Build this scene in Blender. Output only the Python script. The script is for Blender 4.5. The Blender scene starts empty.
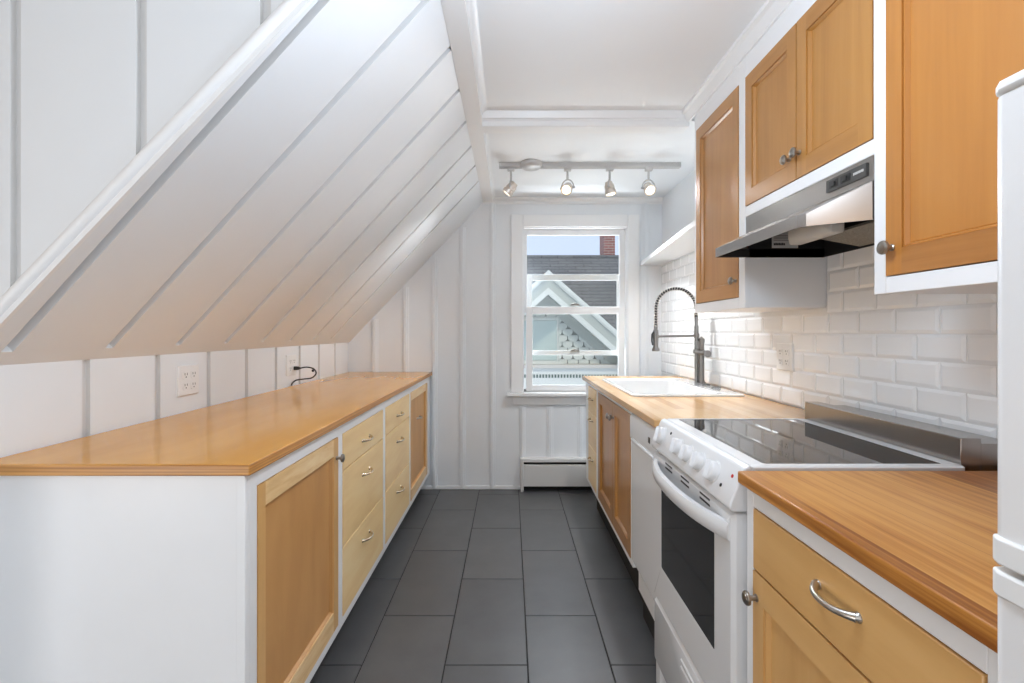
import bpy, bmesh, math, random
from mathutils import Vector, Matrix

random.seed(7)
SC = bpy.context.scene
COL = SC.collection
PI = math.pi

# ------------------------------------------------------------------ camera
H = 1.244
F = 472.0
cam_d = bpy.data.cameras.new('camera')
cam = bpy.data.objects.new('camera', cam_d)
COL.objects.link(cam)
cam.location = (0, 0, H)
cam.rotation_euler = (PI/2, 0, 0)
cam_d.sensor_width = 36
cam_d.lens = F/1024*36
cam_d.shift_x = (512-510.5)/1024
cam_d.shift_y = -(341.5-332)/1024
cam_d.clip_start = 0.02
SC.camera = cam

# ------------------------------------------------------------------ sky, lights, exposure
SC.view_settings.view_transform = 'Standard'
SC.view_settings.look = 'None'
SC.view_settings.gamma = 1
SC.view_settings.use_curve_mapping = False
SC.view_settings.exposure = 0.47
world = bpy.data.worlds.new('sky')
SC.world = world
world.use_nodes = True
wn = world.node_tree
wn.nodes['Background'].inputs['Color'].default_value = (0.64, 0.76, 1.0, 1)
wn.nodes['Background'].inputs['Strength'].default_value = 0.82


def area(name, loc, rot, sx, sy, power, col=(1, 1, 1)):
    d = bpy.data.lights.new(name, 'AREA')
    d.shape = 'RECTANGLE'
    d.size, d.size_y, d.energy, d.color = sx, sy, power, col
    o = bpy.data.objects.new(name, d)
    o.location = loc
    o.rotation_euler = rot
    COL.objects.link(o)
    return o


def bulb(name, loc, power, radius, col):
    d = bpy.data.lights.new(name, 'POINT')
    d.energy, d.color, d.shadow_soft_size = power, col, radius
    o = bpy.data.objects.new(name, d)
    o.location = loc
    COL.objects.link(o)
    return o


area('rear_fill', (-0.10, -2.25, 1.20), (PI/2, 0, 0), 2.3, 1.9, 5, (0.98, 0.985, 1.0))  # added fill lamp before the rear wall; no window is built there
area('right_fill', (1.15, -1.25, 1.15), (PI/2, 0, PI/2), 1.6, 1.7, 19, (0.95, 0.98, 1.03))  # added fill lamp on the right, behind the camera
area('left_fill', (-2.2, -1.20, 0.62), (PI/2, 0, -PI/2), 1.6, 0.9, 22, (0.95, 0.98, 1.03))  # added fill lamp low on the left, for the right-hand fronts
area('assumed_warm_lamp', (-2.1, -0.80, 2.02), (PI/2, 0, -PI/2), 0.8, 0.55, 1.8, (1.0, 0.56, 0.22))  # assumed warm lamp, unseen, added where the hood's end mirrors it golden
bulb('overhead_fill', (0.18, 0.92, 1.93), 13, 0.14, (0.82, 0.97, 1.15))  # added fill lamp overhead, out of view, lifting slope and aisle
area('window_skyfill', (0.52, 4.75, 3.0), (math.radians(-42), 0, 0), 2.0, 1.3, 60, (0.92, 0.98, 1.06))  # added lamp outside above the window, out of view, strengthening the sky's light
area('window_upfill', (0.52, 4.7, 0.15), (math.radians(-125), 0, 0), 2.0, 0.7, 70, (0.93, 0.98, 1.05))  # added lamp outside below the sill, lifting the far ceiling
SC.cycles.diffuse_bounces = 8
SC.cycles.max_bounces = 14
SC.cycles.use_denoising = True
sun_d = bpy.data.lights.new('sun', 'SUN')
sun_d.energy = 1.1
sun_d.angle = 0.12
sun_d.color = (1.0, 0.90, 0.76)
sun = bpy.data.objects.new('sun', sun_d)
sun.rotation_euler = (math.radians(42), math.radians(-22), 0)
COL.objects.link(sun)


def P(x, y, d):
    """photo pixel at depth d -> point in the room"""
    return Vector(((x-510.5)/F*d, d, H+(332-y)/F*d))


# ------------------------------------------------------------------ materials
def new_mat(name):
    m = bpy.data.materials.new(name)
    m.use_nodes = True
    nt = m.node_tree
    return m, nt, nt.nodes['Principled BSDF']


def plain(name, col, rough=0.5, metal=0.0, coat=0.0, noise=0.0, nscale=6.0, bump=0.0, emit=None, estr=0):
    m, nt, b = new_mat(name)
    b.inputs['Base Color'].default_value = (*col, 1)
    b.inputs['Roughness'].default_value = rough
    b.inputs['Metallic'].default_value = metal
    b.inputs['Coat Weight'].default_value = coat
    if emit:
        b.inputs['Emission Color'].default_value = (*emit, 1)
        b.inputs['Emission Strength'].default_value = estr
    if noise or bump:
        tc = nt.nodes.new('ShaderNodeTexCoord')
        n = nt.nodes.new('ShaderNodeTexNoise')
        n.inputs['Scale'].default_value = nscale
        n.inputs['Detail'].default_value = 4
        nt.links.new(tc.outputs['Object'], n.inputs['Vector'])
        if noise:
            r = nt.nodes.new('ShaderNodeValToRGB')
            r.color_ramp.elements[0].position = 0.3
            r.color_ramp.elements[1].position = 0.7
            r.color_ramp.elements[0].color = (*[c*(1-noise) for c in col], 1)
            r.color_ramp.elements[1].color = (*[min(1, c*(1+noise)) for c in col], 1)
            nt.links.new(n.outputs['Fac'], r.inputs['Fac'])
            nt.links.new(r.outputs['Color'], b.inputs['Base Color'])
        if bump:
            bp = nt.nodes.new('ShaderNodeBump')
            bp.inputs['Strength'].default_value = bump
            bp.inputs['Distance'].default_value = 0.002
            nt.links.new(n.outputs['Fac'], bp.inputs['Height'])
            nt.links.new(bp.outputs['Normal'], b.inputs['Normal'])
    return m


def wood(name, dark, mid, light, axis='Y', fine=38.0, along=2.2, rough=0.35, coat=0.15, contrast=1.0,
         stave=None, figure=0.35, vary=0.5, spec=0.5):
    """grain runs along the given object axis"""
    m, nt, b = new_mat(name)
    N, L = nt.nodes, nt.links
    tc = N.new('ShaderNodeTexCoord')
    oi = N.new('ShaderNodeObjectInfo')
    add = N.new('ShaderNodeVectorMath')
    add.operation = 'ADD'
    mul = N.new('ShaderNodeVectorMath')
    mul.operation = 'SCALE'
    mul.inputs[0].default_value = (3.7, 5.1, 2.9)
    L.new(oi.outputs['Random'], mul.inputs['Scale'])
    L.new(tc.outputs['Object'], add.inputs[0])
    L.new(mul.outputs[0], add.inputs[1])
    mp = N.new('ShaderNodeMapping')
    sc = {'X': (along, fine, fine), 'Y': (fine, along, fine), 'Z': (fine, fine, along)}[axis]
    mp.inputs['Scale'].default_value = sc
    L.new(add.outputs[0], mp.inputs['Vector'])
    vec = mp.outputs['Vector']
    br = None
    if stave:
        bm_ = N.new('ShaderNodeMapping')
        bm_.inputs['Rotation'].default_value = (0, 0, PI/2 if axis == 'Y' else 0)
        L.new(tc.outputs['Object'], bm_.inputs['Vector'])
        br = N.new('ShaderNodeTexBrick')
        br.inputs['Scale'].default_value = 1
        br.inputs['Brick Width'].default_value = stave[1]
        br.inputs['Row Height'].default_value = stave[0]
        br.inputs['Mortar Size'].default_value = 0.0004
        br.inputs['Color1'].default_value = (0, 0, 0, 1)
        br.inputs['Color2'].default_value = (1, 1, 1, 1)
        br.inputs['Mortar'].default_value = (0.3, 0.3, 0.3, 1)
        L.new(bm_.outputs['Vector'], br.inputs['Vector'])
        off = N.new('ShaderNodeVectorMath')
        off.operation = 'MULTIPLY_ADD'
        off.inputs[1].default_value = (9, 9, 9)
        L.new(br.outputs['Color'], off.inputs[0])
        L.new(vec, off.inputs[2])
        vec = off.outputs[0]
    n1 = N.new('ShaderNodeTexNoise')
    n1.inputs['Scale'].default_value = 1
    n1.inputs['Detail'].default_value = 6
    n1.inputs['Roughness'].default_value = 0.62
    n1.inputs['Distortion'].default_value = 0.5
    L.new(vec, n1.inputs['Vector'])
    n2 = N.new('ShaderNodeTexNoise')
    n2.inputs['Scale'].default_value = 3.1
    n2.inputs['Detail'].default_value = 4
    n2.inputs['Distortion'].default_value = 1.2
    mp2 = N.new('ShaderNodeMapping')
    k = 2.2
    mp2.inputs['Scale'].default_value = {'X': (0.5, k, k), 'Y': (k, 0.5, k), 'Z': (k, k, 0.5)}[axis]
    L.new(add.outputs[0], mp2.inputs['Vector'])
    L.new(mp2.outputs['Vector'], n2.inputs['Vector'])
    mix = N.new('ShaderNodeMix')
    mix.inputs['Factor'].default_value = figure
    L.new(n1.outputs['Fac'], mix.inputs['A'])
    L.new(n2.outputs['Fac'], mix.inputs['B'])
    fac = mix.outputs['Result']
    if br:
        mx = N.new('ShaderNodeMix')
        mx.inputs['Factor'].default_value = vary
        L.new(fac, mx.inputs['A'])
        L.new(br.outputs['Color'], mx.inputs['B'])
        fac = mx.outputs['Result']
    r = N.new('ShaderNodeValToRGB')
    e = r.color_ramp.elements
    w = 0.24/contrast
    e[0].position = max(0.0, 0.5-w)
    e[0].color = (*dark, 1)
    e[1].position = min(1.0, 0.5+w)
    e[1].color = (*light, 1)
    em = e.new(0.5)
    em.color = (*mid, 1)
    L.new(fac, r.inputs['Fac'])
    L.new(r.outputs['Color'], b.inputs['Base Color'])
    b.inputs['Roughness'].default_value = rough
    b.inputs['Coat Weight'].default_value = coat
    b.inputs['Coat Roughness'].default_value = 0.15
    b.inputs['Specular IOR Level'].default_value = spec
    return m


def srgb(r, g, b):
    def f(c):
        c /= 255
        return c/12.92 if c <= 0.04045 else ((c+0.055)/1.055)**2.4
    return (f(r), f(g), f(b))


M = {}
M['wall'] = plain('white_wall_paint', (0.775, 0.80, 0.82), 0.5, noise=0.012, nscale=3, bump=0.02)
M['ceil'] = plain('white_ceiling_paint', (0.80, 0.82, 0.835), 0.55, noise=0.012, nscale=2, bump=0.03)
M['trim'] = plain('white_trim_paint', (0.82, 0.825, 0.825), 0.3)
M['groove'] = plain('seam_shade_grey', (0.70, 0.70, 0.695), 0.6)  # grey darker than the wall, painting shade into the seams
M['cabwhite'] = plain('white_cabinet_paint', (0.83, 0.835, 0.84), 0.32, noise=0.015, nscale=5)
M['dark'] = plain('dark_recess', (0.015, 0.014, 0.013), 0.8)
M['enamel'] = plain('white_enamel', (0.74, 0.745, 0.75), 0.2, coat=0.2)
M['fridge'] = plain('white_fridge_enamel', (0.80, 0.80, 0.80), 0.28, coat=0.2, bump=0.03, nscale=300)
M['plasticwhite'] = plain('white_plastic', (0.82, 0.82, 0.81), 0.35)
M['black'] = plain('black_plastic', (0.012, 0.012, 0.012), 0.45)
M['blackglass'] = plain('black_ceramic_glass', (0.010, 0.010, 0.012), 0.03)
M['ovenglass'] = plain('dark_oven_glass', (0.02, 0.02, 0.021), 0.05)
M['nickel'] = plain('satin_nickel', (0.55, 0.52, 0.48), 0.28, metal=1.0)
M['pewter'] = plain('aged_pewter', (0.36, 0.335, 0.30), 0.28, metal=1.0, noise=0.15, nscale=60)
M['brass'] = plain('pale_brass', (0.66, 0.56, 0.43), 0.25, metal=1.0)
M['steel'] = plain('brushed_stainless', (0.41, 0.39, 0.37), 0.24, metal=1.0)
M['darksteel'] = plain('faucet_steel', (0.26, 0.255, 0.25), 0.3, metal=1.0)
M['hose'] = plain('black_hose', (0.02, 0.02, 0.02), 0.5)
M['ceramic'] = plain('white_sink_ceramic', (0.84, 0.84, 0.83), 0.1, coat=0.5)
M['grout'] = plain('pale_grout', (0.74, 0.74, 0.73), 0.8)
M['walltile'] = plain('white_glazed_tile', (0.87, 0.875, 0.875), 0.07, coat=0.4, bump=0.05, nscale=14)
M['floorgrout'] = plain('dark_floor_grout', (0.022, 0.022, 0.022), 0.9)
M['heater'] = plain('grey_white_heater_paint', (0.66, 0.65, 0.63), 0.4)
M['bulb'] = plain('lit_bulb', (1, 0.95, 0.85), 0.4, emit=(1.0, 0.88, 0.66), estr=1.25)
M['trackmetal'] = plain('satin_track_metal', (0.50, 0.49, 0.48), 0.4, metal=0.2)
M['headmetal'] = plain('warm_nickel_lamp_housing', (0.66, 0.60, 0.54), 0.35, metal=0.75)
M['red'] = plain('red_indicator', (0.5, 0.02, 0.02), 0.3)
M['sticker'] = plain('grey_white_sticker', (0.55, 0.54, 0.52), 0.5)
M['filter'] = plain('greasy_aluminium_mesh', (0.30, 0.28, 0.24), 0.5, metal=0.6, noise=0.5, nscale=260, bump=1.0)
M['lens'] = plain('frosted_lens', (0.72, 0.70, 0.66), 0.35)
M['mdf'] = wood('brown_hardboard', srgb(186, 136, 80), srgb(198, 147, 88), srgb(207, 157, 98), 'Z', 8, 2, rough=0.42, coat=0.05, figure=0.8)
M['maple_z'] = wood('honey_maple_upright', srgb(160, 108, 50), srgb(178, 125, 62), srgb(192, 140, 76), 'Z', 26, 1.4, rough=0.33, coat=0.25, contrast=0.8)
M['maple_y'] = wood('honey_maple_level', srgb(158, 106, 48), srgb(176, 123, 61), srgb(191, 139, 75), 'Y', 26, 1.4, rough=0.33, coat=0.25, contrast=0.8)
M['pale_y'] = wood('pale_maple_level', srgb(228, 188, 126), srgb(243, 211, 152), srgb(250, 226, 176), 'Y', 16, 1.6, rough=0.36, coat=0.15, figure=0.55)
M['pale_z'] = wood('pale_maple_upright', srgb(200, 162, 112), srgb(214, 178, 129), srgb(224, 192, 146), 'Z', 20, 1.6, rough=0.36, coat=0.15)
M['rail'] = wood('figured_pale_rail', srgb(206, 160, 98), srgb(233, 197, 142), srgb(243, 217, 170), 'Y', 34, 5, rough=0.36, coat=0.15, contrast=1.3)
M['apple_y'] = wood('amber_birch_level', srgb(204, 153, 90), srgb(216, 169, 106), srgb(226, 182, 120), 'Y', 18, 1.5, rough=0.34, coat=0.25, contrast=0.8)
M['apple_z'] = wood('amber_birch_upright', srgb(204, 153, 90), srgb(216, 169, 106), srgb(226, 182, 120), 'Z', 18, 1.5, rough=0.34, coat=0.25, contrast=0.8)
M['ply_top'] = wood('varnished_plywood_top', srgb(206, 144, 60), srgb(218, 157, 72), srgb(228, 169, 84), 'Y', 9, 1.3, rough=0.13, coat=0.0, spec=0.22, figure=0.6, contrast=0.9)
M['fir_top'] = wood('oiled_fir_top', srgb(138, 80, 32), srgb(182, 122, 56), srgb(202, 146, 78), 'Y', 60, 1.3, rough=0.34, coat=0.0, spec=0.3, contrast=2.2, stave=(0.135, 9.0), vary=0.14, figure=0.3)
M['block_top'] = wood('pale_butcher_block', srgb(188, 140, 86), srgb(214, 172, 118), srgb(230, 196, 148), 'Y', 45, 2.5, rough=0.2, coat=0.1, contrast=0.9, stave=(0.042, 0.55), vary=0.45)


def ply_edge_mat():
    m, nt, b = new_mat('plywood_edge')
    N, L = nt.nodes, nt.links
    tc = N.new('ShaderNodeTexCoord')
    mp = N.new('ShaderNodeMapping')
    mp.inputs['Scale'].default_value = (1.5, 1.5, 230)
    n = N.new('ShaderNodeTexNoise')
    n.inputs['Scale'].default_value = 1
    n.inputs['Detail'].default_value = 3
    r = N.new('ShaderNodeValToRGB')
    r.color_ramp.elements[0].position = 0.36
    r.color_ramp.elements[0].color = (*srgb(160, 102, 44), 1)
    r.color_ramp.elements[1].position = 0.6
    r.color_ramp.elements[1].color = (*srgb(208, 152, 82), 1)
    L.new(tc.outputs['Object'], mp.inputs['Vector'])
    L.new(mp.outputs['Vector'], n.inputs['Vector'])
    L.new(n.outputs['Fac'], r.inputs['Fac'])
    L.new(r.outputs['Color'], b.inputs['Base Color'])
    b.inputs['Roughness'].default_value = 0.35
    return m


M['ply_edge'] = ply_edge_mat()


def floor_mat():
    m, nt, b = new_mat('charcoal_porcelain_tile')
    N, L = nt.nodes, nt.links
    tc = N.new('ShaderNodeTexCoord')
    g = N.new('ShaderNodeNewGeometry')
    n = N.new('ShaderNodeTexNoise')
    n.inputs['Scale'].default_value = 5
    n.inputs['Detail'].default_value = 8
    n.inputs['Roughness'].default_value = 0.6
    L.new(tc.outputs['Object'], n.inputs['Vector'])
    ad = N.new('ShaderNodeMath')
    ad.operation = 'MULTIPLY_ADD'
    ad.inputs[1].default_value = 0.25
    L.new(g.outputs['Random Per Island'], ad.inputs[0])
    L.new(n.outputs['Fac'], ad.inputs[2])
    r = N.new('ShaderNodeValToRGB')
    r.color_ramp.elements[0].position = 0.25
    r.color_ramp.elements[0].color = (0.072, 0.072, 0.073, 1)
    r.color_ramp.elements[1].position = 0.95
    r.color_ramp.elements[1].color = (0.108, 0.108, 0.109, 1)
    L.new(ad.outputs[0], r.inputs['Fac'])
    L.new(r.outputs['Color'], b.inputs['Base Color'])
    b.inputs['Roughness'].default_value = 0.36
    b.inputs['Specular IOR Level'].default_value = 0.5
    return m


M['floortile'] = floor_mat()


def glass_mat():
    m = bpy.data.materials.new('window_glass')
    m.use_nodes = True
    nt = m.node_tree
    nt.nodes.clear()
    out = nt.nodes.new('ShaderNodeOutputMaterial')
    t = nt.nodes.new('ShaderNodeBsdfTransparent')
    t.inputs['Color'].default_value = (0.975, 0.98, 0.97, 1)
    g = nt.nodes.new('ShaderNodeBsdfGlossy')
    g.inputs['Roughness'].default_value = 0.2
    mx = nt.nodes.new('ShaderNodeMixShader')
    mx.inputs['Fac'].default_value = 0.03
    nt.links.new(t.outputs[0], mx.inputs[1])
    nt.links.new(g.outputs[0], mx.inputs[2])
    nt.links.new(mx.outputs[0], out.inputs[0])
    return m


M['glass'] = glass_mat()


def brick_mat(name, c1, c2, mortar, w, h, ms, rough=0.8, axis='XZ', bump=0.4):
    m, nt, b = new_mat(name)
    N, L = nt.nodes, nt.links
    tc = N.new('ShaderNodeTexCoord')
    mp = N.new('ShaderNodeMapping')
    if axis == 'XZ':
        mp.inputs['Rotation'].default_value = (-PI/2, 0, 0)
    L.new(tc.outputs['Object'], mp.inputs['Vector'])
    br = N.new('ShaderNodeTexBrick')
    br.inputs['Scale'].default_value = 1
    br.inputs['Brick Width'].default_value = w
    br.inputs['Row Height'].default_value = h
    br.inputs['Mortar Size'].default_value = ms
    br.inputs['Color1'].default_value = (*c1, 1)
    br.inputs['Color2'].default_value = (*c2, 1)
    br.inputs['Mortar'].default_value = (*mortar, 1)
    L.new(mp.outputs['Vector'], br.inputs['Vector'])
    L.new(br.outputs['Color'], b.inputs['Base Color'])
    b.inputs['Roughness'].default_value = rough
    bp = N.new('ShaderNodeBump')
    bp.inputs['Strength'].default_value = bump
    bp.inputs['Distance'].default_value = 0.01
    bp.invert = True
    L.new(br.outputs['Fac'], bp.inputs['Height'])
    L.new(bp.outputs['Normal'], b.inputs['Normal'])
    return m


M['roofshingle'] = brick_mat('grey_asphalt_shingle', (0.125, 0.13, 0.13), (0.165, 0.17, 0.165), (0.06, 0.06, 0.06), 0.42, 0.11, 0.010, axis='XY')
M['brick'] = brick_mat('red_chimney_brick', (0.34, 0.13, 0.10), (0.22, 0.07, 0.055), (0.42, 0.36, 0.33), 0.20, 0.068, 0.009)
M['teal'] = plain('pale_mint_paint', (0.42, 0.445, 0.405), 0.6)
M['mint'] = plain('mint_white_trim_paint', (0.62, 0.635, 0.585), 0.5)
M['shingle'] = plain('mint_white_scallop_paint', (0.56, 0.59, 0.545), 0.6)
M['scallop_shade'] = plain('scallop_gap_shade', (0.20, 0.215, 0.20), 0.9)  # dark tone paints the gap shade between the scallops
M['panelblue'] = plain('pale_teal_panel_paint', (0.44, 0.52, 0.48), 0.5)
M['beige'] = plain('weathered_ledge', (0.52, 0.49, 0.43), 0.7)

# ------------------------------------------------------------------ mesh helpers (all in room coordinates)
def BM():
    return bmesh.new()


def box(bm, x0, x1, y0, y1, z0, z1, mi=0):
    x0, x1 = min(x0, x1), max(x0, x1)
    y0, y1 = min(y0, y1), max(y0, y1)
    z0, z1 = min(z0, z1), max(z0, z1)
    v = [bm.verts.new(p) for p in ((x0, y0, z0), (x1, y0, z0), (x1, y1, z0), (x0, y1, z0),
                                   (x0, y0, z1), (x1, y0, z1), (x1, y1, z1), (x0, y1, z1))]
    for f in ((3, 2, 1, 0), (4, 5, 6, 7), (0, 1, 5, 4), (1, 2, 6, 5), (2, 3, 7, 6), (3, 0, 4, 7)):
        fc = bm.faces.new([v[i] for i in f])
        fc.material_index = mi
    return v


def prism(bm, pts, axis, a, b, mi=0):
    """extrude a 2-D polygon along an axis; pts are the two other coordinates in xyz order"""
    def mk(p, t):
        return {'X': (t, p[0], p[1]), 'Y': (p[0], t, p[1]), 'Z': (p[0], p[1], t)}[axis]
    A = [bm.verts.new(mk(p, a)) for p in pts]
    B = [bm.verts.new(mk(p, b)) for p in pts]
    n = len(pts)
    fs = [bm.faces.new(A), bm.faces.new(B[::-1])]
    for i in range(n):
        fs.append(bm.faces.new((A[i], B[i], B[(i+1) % n], A[(i+1) % n])))
    for f in fs:
        f.material_index = mi
    return fs


def loft(bm, loops, cap0=True, cap1=True, mi=0):
    R = [[bm.verts.new(p) for p in lp] for lp in loops]
    n = len(R[0])
    fs = []
    for a, b in zip(R, R[1:]):
        for i in range(n):
            fs.append(bm.faces.new((a[i], a[(i+1) % n], b[(i+1) % n], b[i])))
    if cap0:
        fs.append(bm.faces.new(R[0][::-1]))
    if cap1:
        fs.append(bm.faces.new(R[-1]))
    for f in fs:
        f.material_index = mi
    return R


def tube(bm, path, radius, n=12, caps=True, mi=0):
    path = [Vector(p) for p in path]
    rad = radius if isinstance(radius, (list, tuple)) else [radius]*len(path)
    t0 = (path[1]-path[0]).normalized()
    ref = Vector((0, 0, 1)) if abs(t0.z) < 0.9 else Vector((1, 0, 0))
    u = t0.cross(ref).normalized()
    loops = []
    for i, p in enumerate(path):
        if i == 0:
            t = path[1]-path[0]
        elif i == len(path)-1:
            t = path[-1]-path[-2]
        else:
            t = path[i+1]-path[i-1]
        t.normalize()
        u = (u-t*u.dot(t)).normalized()
        w = t.cross(u)
        loops.append([p+(u*math.cos(2*PI*k/n)+w*math.sin(2*PI*k/n))*rad[i] for k in range(n)])
    loft(bm, loops, caps, caps, mi)


def lathe(bm, origin, axis, prof, n=24, mi=0):
    """prof: (distance along the axis, radius)"""
    o = Vector(origin)
    a = Vector(axis).normalized()
    path = [o+a*t for t, r in prof]
    ref = Vector((0, 0, 1)) if abs(a.z) < 0.9 else Vector((1, 0, 0))
    u = a.cross(ref).normalized()
    w = a.cross(u)
    loops = [[p+(u*math.cos(2*PI*k/n)+w*math.sin(2*PI*k/n))*max(r, 1e-4) for k in range(n)]
             for p, (t, r) in zip(path, prof)]
    loft(bm, loops, True, True, mi)


def rrect(x0, x1, y0, y1, r, n=6):
    pts = []
    for cx, cy, a0 in ((x1-r, y1-r, 0), (x0+r, y1-r, 90), (x0+r, y0+r, 180), (x1-r, y0+r, 270)):
        for k in range(n+1):
            a = math.radians(a0+90*k/n)
            pts.append((cx+r*math.cos(a), cy+r*math.sin(a)))
    return pts


def recalc(bm):
    bmesh.ops.recalc_face_normals(bm, faces=bm.faces[:])


def obj(name, bm, mat, parent=None, bevel=0, smooth=False, seg=2, keep=False):
    recalc(bm) if not keep else None
    me = bpy.data.meshes.new(name)
    bm.to_mesh(me)
    bm.free()
    for m in (mat if isinstance(mat, (list, tuple)) else [mat]):
        me.materials.append(m)
    o = bpy.data.objects.new(name, me)
    COL.objects.link(o)
    if parent is not None:
        w = Vector((0, 0, 0))
        q = parent
        while q is not None:
            w = w+Vector(q.location)
            q = q.parent
        me.transform(Matrix.Translation(-w))
        o.parent = parent
    if smooth:
        for p in me.polygons:
            p.use_smooth = True
        me.set_sharp_from_angle(angle=math.radians(40))
    if bevel:
        b = o.modifiers.new('bevel', 'BEVEL')
        b.width = bevel
        b.segments = seg
        b.limit_method = 'ANGLE'
        b.angle_limit = math.radians(40)
        b.harden_normals = False
        for p in me.polygons:
            p.use_smooth = True
        me.set_sharp_from_angle(angle=math.radians(60))
    return o


def tag(o, label, cat, group=None):
    o['label'] = label
    o['category'] = cat
    if group:
        o['group'] = group
    return o


def thing(name, label, cat, loc, group=None):
    o = bpy.data.objects.new(name, None)
    o.empty_display_size = 0.05
    COL.objects.link(o)
    o.location = loc
    return tag(o, label, cat, group)


def struct(name, bm, mat, parent=None, **kw):
    o = obj(name, bm, mat, parent, **kw)
    if parent is None:
        o['kind'] = 'structure'
    return o


# ------------------------------------------------------------------ room numbers
YB = 3.74            # back wall
YN = 1.10            # plane of the battened wall over the slope
XR = 1.20            # right wall
XK = -1.279          # knee wall
ZK = 1.16            # top of knee wall
XS, ZS = -0.216, 2.274   # top of the slope
ZC1, ZC2 = 2.335, 2.305  # ceilings, near and far
YR = -2.4            # rear wall
XL = -2.3            # left wall of the space behind the camera
CT = 0.93            # worktop height

# ------------------------------------------------------------------ floor
bm = BM()
box(bm, XL-0.1, XR+0.1, YR-0.1, YB+0.1, -0.06, -0.003, 1)
TW, TL = 0.3095, 0.6145
gx, gy = 0.064, 2.993
g = 0.0022
for i in range(-8, 5):
    x0 = gx+i*TW
    x1 = x0+TW
    if x1 < XL or x0 > XR:
        continue
    off = 0 if i % 2 else TL/2
    for j in range(-10, 4):
        y0 = gy+off+j*TL-TL
        y1 = y0+TL
        a, b_, c, d = max(x0, XL)+g, min(x1, XR)-g, max(y0, YR)+g, min(y1, YB)-g
        if b_-a < 0.01 or d-c < 0.01:
            continue
        e = 0.0015
        loft(bm, [[(a, c, -0.003), (b_, c, -0.003), (b_, d, -0.003), (a, d, -0.003)],
                  [(a, c, -e), (b_, c, -e), (b_, d, -e), (a, d, -e)],
                  [(a+e, c+e, 0), (b_-e, c+e, 0), (b_-e, d-e, 0), (a+e, d-e, 0)]], False, True)
struct('floor', bm, [M['floortile'], M['floorgrout']])

# ------------------------------------------------------------------ back wall with window opening
D = YB
wx0, wx1 = P(522.5, 0, D-0.02).x, P(628.5, 0, D-0.02).x
wz0, wz1 = P(0, 391.6, D).z, P(0, 226, D-0.02).z
bm = BM()
WT = 0.16
box(bm, XL, wx0, YB, YB+WT, 0, 2.5)
box(bm, wx1, XR+0.1, YB, YB+WT, 0, 2.5)
box(bm, wx0, wx1, YB, YB+WT, 0, wz0)
box(bm, wx0, wx1, YB, YB+WT, wz1, 2.5)
wall_back = struct('wall_back', bm, M['wall'])
bm = BM()
cxl, cxr = P(511, 0, D-0.022).x, P(639.5, 0, D-0.022).x
for px in (375, 405.7, 434.6, 462.6, 492.4, 522.5, 550, 580.5, 645):
    X = (px-510.5)/F*D
    ztop = min(2.26, ZK+(X-XK)*(ZS-ZK)/(XS-XK)-0.03)
    spans = [(0.012, ztop)]
    if cxl-0.03 < X < cxr+0.03:
        spans = [(0.012, 0.66)]
    for za, zb in spans:
        for wd, dp in ((0.025, 0.009), (0.013, 0.019)):
            prism(bm, [(X-wd, YB), (X-wd, YB-dp*0.85), (X-wd+0.002, YB-dp), (X+wd-0.002, YB-dp), (X+wd, YB-dp*0.85), (X+wd, YB)], 'Z', za, zb-(0.0 if wd > 0.015 else 0.0))
struct('trim_1', bm, M['wall'], wall_back)
bm = BM()
box(bm, XK, 0.085, YB-0.012, YB, 0, 0.028)
struct('baseboard_back', bm, M['trim'], bevel=0.003)

# ------------------------------------------------------------------ right wall and backsplash
bm = BM()
box(bm, XR, XR+0.1, YR, YB+WT, 0, 2.5)
wall_right = struct('wall_right', bm, M['wall'])
bm = BM()
RH, CW = 0.0772, 0.1532
TX = XR-0.002
bevel_w, th = 0.010, 0.007
box(bm, XR-0.003, XR+0.001, 0.30, YB-0.001, CT-0.02, 1.335, 1)
box(bm, XR-0.003, XR+0.001, 1.158, 1.787, 1.335, 1.70, 1)
box(bm, XR-0.003, XR+0.001, 2.28, YB-0.001, 1.335, 1.765, 1)
for r in range(0, 11):
    z0 = CT+r*RH
    z1 = z0+RH
    ph = 1.3135 if r % 2 == 0 else 1.3135+CW/2
    zones = [(0.30, YB-0.001)] if z1 < 1.325 else [(1.16, 1.785), (2.282, YB-0.001)]
    for k in range(-8, 18):
        y0 = ph+k*CW
        y1 = y0+CW
        for za, zb in zones:
            a, b_ = max(y0, za)+0.0011, min(y1, zb)-0.0011
            if b_-a < 0.03:
                continue
            q0, q1 = z0+0.0011, min(z1, 1.70 if zb < 2 else 1.765)-0.0011
            if q1-q0 < 0.03:
                continue
            w = bevel_w
            loft(bm, [[(TX, a, q0), (TX, b_, q0), (TX, b_, q1), (TX, a, q1)],
                      [(TX-0.003, a, q0), (TX-0.003, b_, q0), (TX-0.003, b_, q1), (TX-0.003, a, q1)],
                      [(TX-th, a+w, q0+w), (TX-th, b_-w, q0+w), (TX-th, b_-w, q1-w), (TX-th, a+w, q1-w)]], False, True)
bs = struct('backsplash', bm, [M['walltile'], M['grout']], wall_right)
bs['label'] = 'white bevelled subway tile backsplash'

# rear parts of the room, behind the camera
bm = BM()
box(bm, XL, XR, YR-0.1, YR, 0, 2.5)
struct('wall_rear', bm, M['wall'])
bm = BM()
box(bm, XL-0.1, XL, YR-0.1, YN, 0, 2.5)
struct('wall_left_rear', bm, plain('warm_reflection_tan', (0.50, 0.36, 0.22), 0.5))  # unseen wall, tan picked to warm the hood's reflection

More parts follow.
